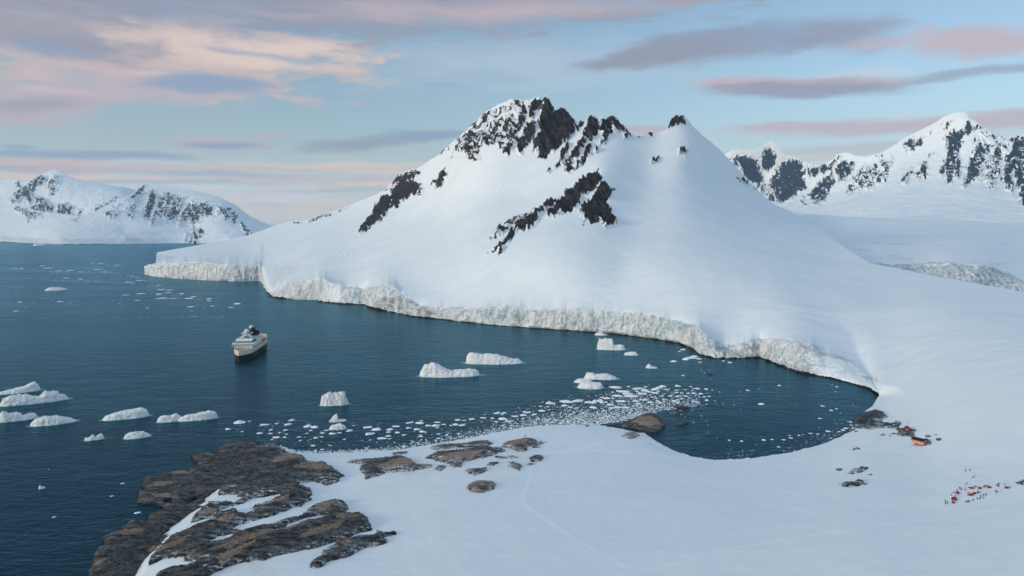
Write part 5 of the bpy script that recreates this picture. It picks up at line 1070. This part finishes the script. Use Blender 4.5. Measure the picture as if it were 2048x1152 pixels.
def build_ship():
    bow, stern = sea(480, 722), sea(518, 697.5)
    ax = (bow-stern); L = 108.0; rz = math.atan2(ax.y, ax.x)
    c = (bow+stern)/2
    s = empty('cruise_ship', (c.x, c.y, 0), rz, 'black and cream expedition cruise ship with white radar domes lying in mid bay', 'ship')
    H = L/2; B = 12.0
    st = [(-H, .80, 0), (-H*.9, .95, 0), (-H*.6, 1, 0), (0, 1, 0), (H*.45, 1, .2), (H*.66, .86, .8), (H*.82, .58, 1.5), (H*.93, .28, 2.0), (H*1.0, .03, 2.4)]
    def hull(bm, z0, z1, f0, f1, extra=0.0, cap=True, sheer=True):
        ringsL = []
        for x, w, sh in st:
            t0 = x; zt = z1+(sh if sheer else 0)
            row = []
            for sgn in (-1, 1):
                row.append([bm.verts.new((x-(H-x < H*.5)*(1-f0)*3, sgn*B*w*f0+0, z0)), bm.verts.new((x, sgn*(B*w*f1+extra), zt))])
            ringsL.append(row)
        for a_, b_ in zip(ringsL[:-1], ringsL[1:]):
            for k in (0, 1): bm.faces.new((a_[k][0], b_[k][0], b_[k][1], a_[k][1]))
            bm.faces.new((a_[0][1], b_[0][1], b_[1][1], a_[1][1])); bm.faces.new((a_[0][0], b_[0][0], b_[1][0], a_[1][0]))
        for r_ in (ringsL[0], ringsL[-1]): bm.faces.new((r_[0][0], r_[0][1], r_[1][1], r_[1][0]))
    part('hull', lambda bm: hull(bm, -2, 7.6, .9, 1.0, sheer=False), C_BLACK, s, bevel=0)
    up = part('upper_hull', lambda bm: hull(bm, 7.6, 11.2, 1.0, 1.03, .05), C_CREAM, s)
    for x in np.arange(-44, 30, 6.2):
        for sg in (-1, 1): part('window', lambda bm: box(bm, x, x+2.4, sg*12.25-.25, sg*12.25+.25, 8.6, 9.6), C_GLASS, up)
    part('foredeck', lambda bm: prism(bm, [(30, -9.5), (H*.66, -7.6), (H*.82, -5.0), (H*.91, -2.6), (H*.91, 2.6), (H*.82, 5.0), (H*.66, 7.6), (30, 9.5)], 11.0, 11.9), C_DECK, s)
    def bul(bm):
        for sg in (-1, 1):
            P_ = [(27, 12.3), (H*.5, 12.0), (H*.66, 10.4), (H*.82, 7.1), (H*.93, 3.5), (H*1.0, .35)]
            for a_, b_ in zip(P_[:-1], P_[1:]):
                prism(bm, [(a_[0], sg*a_[1]), (b_[0], sg*b_[1]), (b_[0]-.5, sg*max(b_[1]-.5, .0)), (a_[0]-.5, sg*(a_[1]-.5))], 11.6, 14.0)
    part('bulwark', bul, C_CREAM, s)
    sup = part('superstructure', lambda bm: (box(bm, -38, 30, -11.6, 11.6, 11.2, 17.4), box(bm, -24, 29.0, -11.2, 11.2, 17.4, 19.6)), C_CREAM, s, bevel=.25)
    for y in (-6, -3, 0, 3, 6): part('window', lambda bm: box(bm, 29.95, 30.25, y-.7, y+.7, 13.2, 14.2), C_GLASS, sup)
    for x in np.arange(-34, 26, 6.0):
        for sg in (-1, 1): part('window', lambda bm: box(bm, x, x+4.0, sg*11.62-.12, sg*11.62+.12, 13.0, 14.4), C_GLASS, sup)
    br = part('bridge', lambda bm: (box(bm, 20, 32.5, -14.2, 14.2, 16.6, 19.4), box(bm, 21, 32.9, -13.8, 13.8, 19.4, 20.2)), C_WHITE, s, bevel=.2)
    part('window', lambda bm: box(bm, 24, 32.75, -13.9, 13.9, 17.6, 18.6), C_GLASS, br)
    ob = part('observation_lounge', lambda bm: prism(bm, [(30, 20.2), (30, 22.6), (24.5, 25.0), (-4, 25.0), (-4, 20.2)], -10.4, 10.4, 'y'), C_WHITE, s)
    part('window', lambda bm: prism(bm, [(30.2, 20.6), (30.2, 22.4), (28.6, 23.2), (6, 23.2), (6, 20.6)], -10.6, 10.6, 'y'), C_GLASS, ob)
    part('skylight', lambda bm: (box(bm, -2, 24, 5.2, 10.0, 25.05, 25.35), box(bm, -2, 24, -10.0, -5.2, 25.05, 25.35)), C_PALE, ob)
    part('sun_deck', lambda bm: box(bm, -2, 20, -5, 5, 25.02, 25.25), C_DECK, s)
    m = part('mast', lambda bm: (tube(bm, (16, -3.5, 25), (15, -3.5, 33), 1.1, .5), box(bm, 14.2, 16.2, -7, 0, 30.0, 30.5), box(bm, 14.2, 16.2, -5.6, -1.4, 32.0, 32.4), tube(bm, (13, -3.5, 25), (15, -3.5, 31), .3)), C_WHITE, s)
    for p, r in (((0, -3.5, 31.5), 3.2), ((-16, -1.5, 35), 2.8), ((10, 2.8, 27.6), 1.8), ((20, -4, 26.6), 1.5), ((15, 6, 26.8), 1.3)):
        part('radar_dome', lambda bm: (ball(bm, p, r, 16), tube(bm, (p[0], p[1], 25), (p[0], p[1], p[2]-r*.5), r*.45)), C_WHITE, s, smooth=True)
    fn = part('funnel', lambda bm: (prism(bm, [(-2, 25), (-3, 33.5), (-7, 36), (-13, 34), (-15, 25)], .5, 5.0, 'y'), prism(bm, [(-6, 25), (-8, 31.5), (-15, 31), (-18, 25)], 5.0, 9.0, 'y')), C_BLACK, s, bevel=.4)
    part('emblem', lambda bm: tube(bm, (-1.9, 2.8, 29.3), (-2.8, 2.8, 29.3), 1.3, seg=16), C_WHITE, fn)
    part('funnel_base', lambda bm: (box(bm, -20, 0, -8.5, 9.5, 19.6, 25.0), box(bm, -14, 2, -9.6, 9.6, 24.4, 25.02)), C_CREAM, s, bevel=.2)
    part('aft_deckhouse', lambda bm: (box(bm, -50, -38, -11.4, 11.4, 11.2, 15.5), box(bm, -50.5, -46, -11.6, 11.6, 15.5, 21.0), box(bm, -38, -20, -9.5, 9.5, 17.4, 20.0)), C_CREAM, s, bevel=.2)
    part('aft_deck', lambda bm: (box(bm, -45.9, -38, -11, 11, 15.55, 15.8), box(bm, -37.8, -20.2, -9.2, 9.2, 20.05, 20.3)), C_DGREEN, s)
    for sg in (-1, 1):
        for x in (-32, -22):
            lb = part('lifeboat', lambda bm: (ball(bm, (x, sg*12.2, 17.0), 4.2, 14, .42), box(bm, x-2.2, x+2.2, sg*12.2-1, sg*12.2+1, 17.5, 19.0)), C_ORANGE, s, smooth=True)
            for v in lb.data.vertices: v.co.y = sg*12.2+(v.co.y-sg*12.2)*.42
    part('railing', lambda bm: [tube(bm, (32.6, y, 20.2), (32.6, y, 21.3), .12, seg=5) for y in np.arange(-13, 13.1, 2.6)]+[tube(bm, (32.6, -13.4, 21.3), (32.6, 13.4, 21.3), .14, seg=5)], C_WHITE, s)
    return s
build_ship()

def hut(name, label, corner_px, base_dz, L, W, hw, hr, rz, wallm, roofm, kind):
    p = land_pt(*corner_px, dz=base_dz); s = empty(name, p, rz, label, 'hut')
    # local x along the ridge (0..L), y across (-W/2..W/2); the gable at x=0 faces the viewer
    part('wall', lambda bm: prism(bm, [(-W/2, 0), (W/2, 0), (W/2, hw), (0, hr), (-W/2, hw)], 0, L, 'x'), wallm, s)
    rf = bmesh.new(); k = (hr-hw)/(W/2); e = .35
    part('roof', lambda bm: [prism(bm, [(0, hr+.03), (sg*(W/2+e), hw-k*e+.03), (sg*(W/2+e), hw-k*e+.2), (0, hr+.22)], -.25, L+.25, 'x') for sg in (-1, 1)], roofm, s); rf.free()
    return s
def windows(s, spots, mat, W):
    for x, y, z, w, h in spots:
        if x is None: wn = part('window', lambda bm: box(bm, -.06, .05, y-w/2, y+w/2, z, z+h), mat, s); part('frame', lambda bm: [box(bm, -.09, .02, y-w/2-.08, y+w/2+.08, z+h, z+h+.08), box(bm, -.09, .02, y-w/2-.08, y+w/2+.08, z-.08, z)], C_PALEP, wn)
        else: sg = y; wn = part('window', lambda bm: box(bm, x-w/2, x+w/2, sg*W/2-.05, sg*W/2+.05, z, z+h), mat, s); part('frame', lambda bm: [box(bm, x-w/2-.08, x+w/2+.08, sg*W/2-.08, sg*W/2+.08, z+h, z+h+.08)], C_PALEP, wn)
h1 = hut('hut', 'peach boarded hut with a black pitched roof and small chimney on dark gravel', (1850.5, 889.8), .1, 9.0, 4.9, 2.5, 3.9, math.radians(122), C_PEACH, C_TAR, 0)
windows(h1, [(None, -.9, 1.3, .6, .7), (None, 1.1, 1.2, .6, .8), (2.0, 1, 1.2, .8, .7), (4.5, 1, 1.2, .8, .7), (7.0, 1, 1.2, .8, .7), (3.0, -1, 1.2, .8, .7), (6.0, -1, 1.2, .8, .7)], C_WIN, 4.9)
part('door', lambda bm: box(bm, -.07, .05, -.1, .65, .05, 1.95), C_DRED, h1)
ch = part('chimney', lambda bm: (tube(bm, (7.8, -.3, 3.4), (7.8, -.3, 5.0), .17), tube(bm, (7.8, -.3, 5.0), (7.8, -.3, 5.15), .3)), C_STEEL, h1)
h2 = hut('hut', 'small dark red hut with its gable towards the water on grey rock', (1813.5, 864.5), .3, 4.4, 4.0, 2.5, 4.0, math.radians(62), C_DRED, C_DRED, 1)
windows(h2, [(None, -.1, 1.1, 1.4, .8), (2.2, 1, 1.1, .8, .6), (2.2, -1, 1.1, .8, .6)], C_PALEP, 4.0)
part('door', lambda bm: box(bm, 4.35, 4.46, -.45, .45, .05, 1.95), C_TAR, h2)
# dinghy on the beach
def dinghy(x, y):
    p = land_pt(x, y, .15); s = empty('dinghy', p, .35, 'small orange brown dinghy pulled up by the black rock tongue', 'boat')
    def tb(bm):
        P_ = [(-1.6, -.65, .25), (.7, -.65, .25), (1.4, -.35, .35), (1.75, 0, .42), (1.4, .35, .35), (.7, .65, .25), (-1.6, .65, .25)]
        for a_, c_ in zip(P_[:-1], P_[1:]): tube(bm, a_, c_, .24, seg=8)
        for q_ in P_: ball(bm, q_, .24, 8)
    part('tube', tb, C_ORANGE, s, smooth=True); part('floor', lambda bm: box(bm, -1.5, 1.1, -.5, .5, .08, .16), C_CHAR, s)
    part('outboard_motor', lambda bm: (box(bm, -1.95, -1.6, -.15, .15, .35, .8), box(bm, -1.85, -1.75, -.05, .05, -.1, .4)), C_CHAR, s); part('seat', lambda bm: box(bm, -.3, 0, -.6, .6, .35, .42), C_CHAR, s)
dinghy(1712, 863.5)
def marker(x, y):
    p = land_pt(x, y, 2.0); s = empty('beacon', p, 0, 'little red marker beacon on top of the tan rock hump', 'beacon')
    part('tripod', lambda bm: [tube(bm, (math.cos(a)*.9, math.sin(a)*.9, -.8), (0, 0, 1.6), .08) for a in (0, 2.1, 4.2)], C_REDJ, s)
    part('daymark', lambda bm: prism(bm, [(-.7, .6), (.7, .6), (0, 2.2)], -.06, .06, 'y'), C_REDJ, s); part('lamp', lambda bm: tube(bm, (0, 0, 2.2), (0, 0, 2.5), .12), C_WHITE, s)
marker(1050, 879)

# ------------------------------------------------------------------ tents, bags and people of the camp
CA = (1870, 920, 11.5)
def campx(x, y): return (CA[0]+x/CA[2], CA[1]+y/CA[2])
def dome_tent(x, y, wpx, label, mat=C_RED, flat=1.0, turn=.4):
    px_, py_ = campx(x, y); p = land_pt(px_, py_); w = wpx/CA[2]/(F/p.y)*1.08; p.z -= .03
    s = empty('tent', p, turn, label, 'tent', 'red tents of the camp')
    def cn(bm):
        n, m_ = 18, 8; R = []
        for j in range(m_+1):
            t = j/m_*math.pi/2; row = []
            for i in range(n):
                a = i/n*2*math.pi; sq = 1/max(abs(math.cos(a)), abs(math.sin(a)))**.35
                rib = 1-.05*(1-abs(math.cos(2*a)))*math.sin(t*2)
                row.append(bm.verts.new((math.cos(a)*sq*math.cos(t)**.8*w*.5*rib, math.sin(a)*sq*math.cos(t)**.8*w*.42*rib, math.sin(t)*w*.5*flat)))
            R.append(row)
        for j in range(m_):
            for i in range(n): bm.faces.new((R[j][i], R[j][(i+1) % n], R[j+1][(i+1) % n], R[j+1][i]))
        bmesh.ops.remove_doubles(bm, verts=bm.verts, dist=.002)
    part('canopy', cn, mat, s, smooth=True)
    part('vestibule', lambda bm: prism(bm, [(w*.34, -w*.22), (w*.34, w*.22), (w*.66, w*.1), (w*.66, -w*.1)], 0, w*.2*flat), mat, s, bevel=.05)
    part('door', lambda bm: prism(bm, [(-w*.13, .02), (w*.13, .02), (w*.09, w*.26*flat), (0, w*.34*flat), (-w*.09, w*.26*flat)], -w*.47, -w*.40, 'y'), C_CHAR, s)
    for sg in (-1, 1):
        part('pole', lambda bm: [tube(bm, (math.cos(t)*w*.40, sg*math.cos(t)*w*.34, math.sin(t)*w*.505*flat), (math.cos(t2)*w*.40, sg*math.cos(t2)*w*.34, math.sin(t2)*w*.505*flat), .03, seg=5) for t, t2 in zip(np.linspace(.1, 3.0, 9)[:-1], np.linspace(.1, 3.0, 9)[1:])], C_CHAR, s)
for a in ((860, 664, 82, 'red dome tent in the back row with two people standing over it'), (1035, 660, 88, 'plain red dome tent standing clear in the middle of the back row'), (1250, 640, 86, 'darker red dome tent in the back row right of the pair of people'),
          (1655, 655, 96, 'red dome tent at the far right end of the camp'), (912, 783, 88, 'upper red dome tent of the touching pair in the camp centre'), (828, 820, 104, 'lower wide red tent of the touching pair in the camp centre'),
          (445, 908, 124, 'widest low red tent at the left of the camp with a person on top side'), (520, 768, 92, 'dark red tent with one person in front and one behind'), (422, 988, 62, 'small upright red tent between two people at the lower left')): dome_tent(*a, turn=.3+a[0]*.01)
for a in ((612, 690, 50, 'small half raised red tent behind the left tents'), (1468, 612, 66, 'collapsed flat red tent fabric near the back right pair'), (697, 697, 60, 'flat dark red tent sheet being spread in the back left'), (1412, 582, 50, 'folded dark red tent fabric left of the back right pair'), (1590, 612, 44, 'small dark red tent left of the far right tent')): dome_tent(*a, flat=.45, turn=a[0])

def bag_proto():
    s = empty('duffel_bag', (0, 0, 0), 0, 'x', 'bag', 'dark bags lying in the camp')
    b_ = part('body', lambda bm: (tube(bm, (-.5, 0, .28), (.5, 0, .28), .30, seg=12), ball(bm, (-.5, 0, .28), .29, 10), ball(bm, (.5, 0, .28), .29, 10)), C_CHAR, s, smooth=True)
    part('strap', lambda bm: [box(bm, xx-.05, xx+.05, -.33, .33, .25, .62) for xx in (-.25, .25)], C_NAVY, s)
    return s
def copy_tree(o, parent=None):
    c = o.copy(); COL.objects.link(c); c.parent = parent
    for ch_ in list(o.children): copy_tree(ch_, c)
    return c
def put_copies(proto, spots, first=True, scale=1.0):
    for i, (x, y, lab, rz, sc) in enumerate(spots):
        o = proto if i == 0 else copy_tree(proto)
        o.location = land_pt(*campx(x, y)); o.rotation_euler.z = rz; o.scale = (sc*.62,)*3; o['label'] = lab
put_copies(bag_proto(), [(430, 752, 'dark bag, upper of two left of the dark red tent', .3, 1.3), (375, 815, 'dark bag, lower of two left of the dark red tent', 1.2, 1.3), (790, 640, 'dark bag left of the back row tent with two people', .2, 1.5), (950, 618, 'dark bag between the two middle back row tents', .1, 1.4),
  (768, 760, 'dark bag left of the touching tent pair', .1, 1.4), (1008, 758, 'dark bag right of the touching tent pair, by the orange jacket', -.2, 1.7), (700, 968, 'dark bag at the very front of the camp', .5, 1.0), (750, 962, 'larger dark bag beside the crouching person at the front', .3, 1.6), (1115, 874, 'dark bag below the blue dressed pair', .0, 1.1),
  (1545, 700, 'small dark bag alone at the right of the camp', .6, 1.0), (873, 402, 'dark bag at the feet of the lone person uphill', .0, 1.2), (1185, 606, 'dark bag right of the pair standing in the back row', .1, 1.6)])

def skin_mesh(verts, edges, name):
    me = bpy.data.meshes.new(name); me.from_pydata([v[:3] for v in verts], edges, [])
    o = bpy.data.objects.new(name, me); COL.objects.link(o)
    md = o.modifiers.new('s', 'SKIN'); sv = me.skin_vertices[0].data
    for i, v in enumerate(verts): sv[i].radius = (v[3], v[3]*(v[4] if len(v) > 4 else 1)); sv[i].use_root = (i == 0)
    md.use_smooth_shade = True
    sb = o.modifiers.new('d', 'SUBSURF'); sb.levels = 1; sb.render_levels = 1
    dg = bpy.context.evaluated_depsgraph_get(); nm = bpy.data.meshes.new_from_object(o.evaluated_get(dg)); nm.name = name
    bpy.data.objects.remove(o); return nm
def person_meshes(pose):
    # pelvis, waist, chest, neck, head, head top, then limbs; poses move the joints
    if pose == 'stand':
        T = [(0, 0, .95), (0, 0, 1.12), (0, 0, 1.38), (0, 0, 1.50), (0, .01, 1.62), (0, 0, 1.72)]
        arms = [[(.19, 0, 1.42), (.25, -.02, 1.16), (.26, .10, .93), (.26, .14, .84)], [(-.19, 0, 1.42), (-.25, -.02, 1.16), (-.25, .08, .93), (-.25, .12, .84)]]
        legs = [[(.10, 0, .90), (.12, .02, .50), (.13, -.02, .10), (.13, .12, .05)], [(-.10, 0, .90), (-.13, .03, .50), (-.15, 0, .10), (-.16, .14, .05)]]
    elif pose == 'bend':
        T = [(0, -.10, .88), (0, .02, 1.02), (0, .28, 1.14), (0, .40, 1.16), (0, .52, 1.16), (0, .60, 1.13)]
        arms = [[(.18, .28, 1.10), (.20, .40, .82), (.14, .50, .60), (.12, .54, .52)], [(-.18, .28, 1.10), (-.20, .38, .82), (-.14, .48, .60), (-.12, .52, .52)]]
        legs = [[(.10, -.10, .84), (.13, .06, .48), (.13, -.04, .10), (.13, .12, .05)], [(-.10, -.10, .84), (-.14, .05, .48), (-.15, -.06, .10), (-.16, .10, .05)]]
    else:
        T = [(0, -.05, .38), (0, .0, .55), (0, .10, .82), (0, .15, .93), (0, .18, 1.05), (0, .19, 1.14)]
        arms = [[(.18, .10, .84), (.23, .22, .62), (.18, .42, .52), (.17, .50, .48)], [(-.18, .10, .84), (-.23, .20, .62), (-.17, .38, .48), (-.16, .46, .42)]]
        legs = [[(.10, -.03, .36), (.16, .36, .44), (.16, .30, .08), (.17, .44, .05)], [(-.10, -.03, .36), (-.17, .22, .12), (-.17, -.22, .10), (-.17, -.34, .12)]]
    tr = [.115, .12, .13, .055, .095, .07]
    V = [(*p, r, .75 if i < 3 else 1) for i, (p, r) in enumerate(zip(T, tr))]; E = [(i, i+1) for i in range(5)]
    for a in arms:
        b0 = len(V); V += [(*p, r) for p, r in zip(a, (.06, .045, .035, .03))]; E += [(2, b0)]+[(b0+i, b0+i+1) for i in range(3)]
    for l in legs:
        b0 = len(V); V += [(*p, r) for p, r in zip(l, (.085, .06, .045, .04))]; E += [(0, b0)]+[(b0+i, b0+i+1) for i in range(3)]
    body = skin_mesh(V, E, 'body'); body.materials.append(C_SKIN)
    J = [(*T[0], .16, .8), (*T[1], .155, .8), (*T[2], .175, .75), (*T[3], .08)]; JE = [(0, 1), (1, 2), (2, 3)]
    for a in arms:
        b0 = len(J); J += [(*p, r) for p, r in zip(a[:3], (.09, .07, .055))]; JE += [(2, b0), (b0, b0+1), (b0+1, b0+2)]
    jacket = skin_mesh(J, JE, 'jacket')
    Q = [(*T[0], .15, .85)]; QE = []
    for l in legs:
        b0 = len(Q); Q += [(*p, r) for p, r in zip(l, (.115, .085, .065, .06))]; QE += [(0, b0), (b0, b0+1), (b0+1, b0+2), (b0+2, b0+3)]
    trou = skin_mesh(Q, QE, 'trousers')
    hat = skin_mesh([(T[4][0], T[4][1]-.01, T[4][2]+.03, .112), (T[5][0], T[5][1], T[5][2]+.02, .085)], [(0, 1)], 'hat')
    return body, jacket, trou, hat
PM = {p: person_meshes(p) for p in ('stand', 'bend', 'kneel')}
_jm = {}
def dressed(me, mat):
    k = (me.name, mat.name)
    if k not in _jm: c = me.copy(); c.materials.clear(); c.materials.append(mat); _jm[k] = c
    return _jm[k]
def person(x, y, label, pose='stand', jm=C_CHAR, tm=C_NAVY, rz=0.0, ln=False):
    bo, ja, tr, ha = PM[pose]; p = land_pt(*campx(x, y))
    o = bpy.data.objects.new('person', bo); COL.objects.link(o); o.location = p; o.rotation_euler.z = rz; o.scale = (1.08,)*3
    for nm, me, mt in (('jacket', ja, jm), ('trousers', tr, tm), ('hat', ha, C_NAVY)):
        c = bpy.data.objects.new(nm, dressed(me, mt)); COL.objects.link(c); c.parent = o
    tag(o, label, 'person', 'people of the camp')
for a in ((237, 985, 'person in dark clothes, leftmost in the camp'), (283, 1018, 'person in dark teal standing right of the leftmost bag carrier', 'stand', C_TEAL), (247, 1018, 'person in red crouching at the lower left corner of the camp', 'kneel', C_REDJ),
  (398, 990, 'person in dark clothes left of the small upright tent', 'stand', C_CHAR), (455, 990, 'person in black right of the small upright tent', 'stand', C_CHAR), (462, 862, 'person in grey behind the widest tent', 'stand', C_GREYJ), (528, 815, 'person in teal in front of the dark red tent', 'stand', C_TEAL), (510, 738, 'person in black behind the dark red tent'),
  (567, 675, 'person in grey standing left of the small half raised tent', 'stand', C_GREYJ), (602, 688, 'person in a red jacket at the small half raised tent', 'bend', C_REDJ), (708, 688, 'person in a red jacket behind the spread dark sheet', 'stand', C_REDJ, C_REDJ), (848, 642, 'person in navy behind the left back row tent', 'stand', C_NAVY), (905, 650, 'person in grey at the right side of the left back row tent', 'stand', C_GREYJ),
  (983, 750, 'person in an orange jacket right of the touching tents', 'stand', C_ORJ, C_TEAL), (1122, 645, 'left person of the pair facing each other in the back row', 'stand', C_NAVY), (1146, 642, 'right person in red of the pair facing each other in the back row', 'stand', C_REDJ, C_NAVY), (1441, 602, 'left person in navy of the back right pair', 'stand', C_NAVY), (1470, 592, 'right person in blue grey of the back right pair', 'stand', C_GREYJ, C_TEAL),
  (1607, 600, 'person in dark red left of the far right tent', 'stand', C_NAVY, C_REDJ), (1717, 665, 'person in grey at the right end of the camp', 'stand', C_GREYJ), (700, 275, 'person in dark clothes highest up the snow slope, left of two', 'stand', C_GREYJ), (797, 255, 'person bending over, right of the highest person', 'bend', C_GREYJ), (908, 408, 'lone person in mauve grey with a bag above the camp', 'stand', C_GREYJ, C_REDJ),
  (708, 580, 'person in a yellow green jacket, left of the pair above the camp', 'stand', C_YEL, C_CHAR), (740, 574, 'person in pale yellow, right of the pair above the camp', 'stand', C_YEL, C_GREYJ), (883, 936, 'person in teal kneeling in the front row', 'kneel', C_TEAL), (975, 908, 'person in black kneeling mid front row', 'bend', C_NAVY), (1026, 910, 'person crouching right of the one kneeling mid front row', 'kneel', C_NAVY), (1046, 875, 'person in teal standing in the front row', 'stand', C_TEAL),
  (1112, 832, 'person in black leaning over left of the blue dressed one', 'bend', C_CHAR, C_CHAR, 1.5), (1165, 836, 'person in deep blue standing in the front row right', 'stand', C_NAVY, C_NAVY), (1393, 758, 'person in navy digging left in the right hand snow pit', 'stand', C_NAVY), (1432, 760, 'person in mauve digging right in the right hand snow pit', 'bend', C_CHAR, C_NAVY, -1.4), (785, 960, 'person in black kneeling at the very front of the camp', 'kneel', C_NAVY)):
    a = list(a)+['stand', C_CHAR, C_NAVY, 0.0][len(a)-3:]
    person(a[0], a[1], a[2], a[3], a[4], a[5], a[6]+(hash(int(a[0])) % 7)*.9)

# ------------------------------------------------------------------ air
def build_haze():
    bm = bmesh.new(); bmesh.ops.create_cube(bm, size=1)
    bmesh.ops.scale(bm, vec=(28400, 18600, 1850), verts=bm.verts); bmesh.ops.translate(bm, vec=(0, 5600, 915), verts=bm.verts)
    me = bpy.data.meshes.new('haze'); bm.to_mesh(me); bm.free()
    m = bpy.data.materials.new('thin_cold_air'); m.use_nodes = True; t = m.node_tree; t.nodes.clear()
    o = t.nodes.new('ShaderNodeOutputMaterial'); v = t.nodes.new('ShaderNodeVolumePrincipled')
    v.inputs['Color'].default_value = (.55, .78, 1.0, 1); v.inputs['Density'].default_value = 2.4e-5; v.inputs['Anisotropy'].default_value = .2
    t.links.new(v.outputs[0], o.inputs['Volume']); me.materials.append(m)
    ob = bpy.data.objects.new('haze', me); COL.objects.link(ob); tag(ob, 'thin cold haze in the air over the bay', 'haze', kind='stuff')
build_haze()
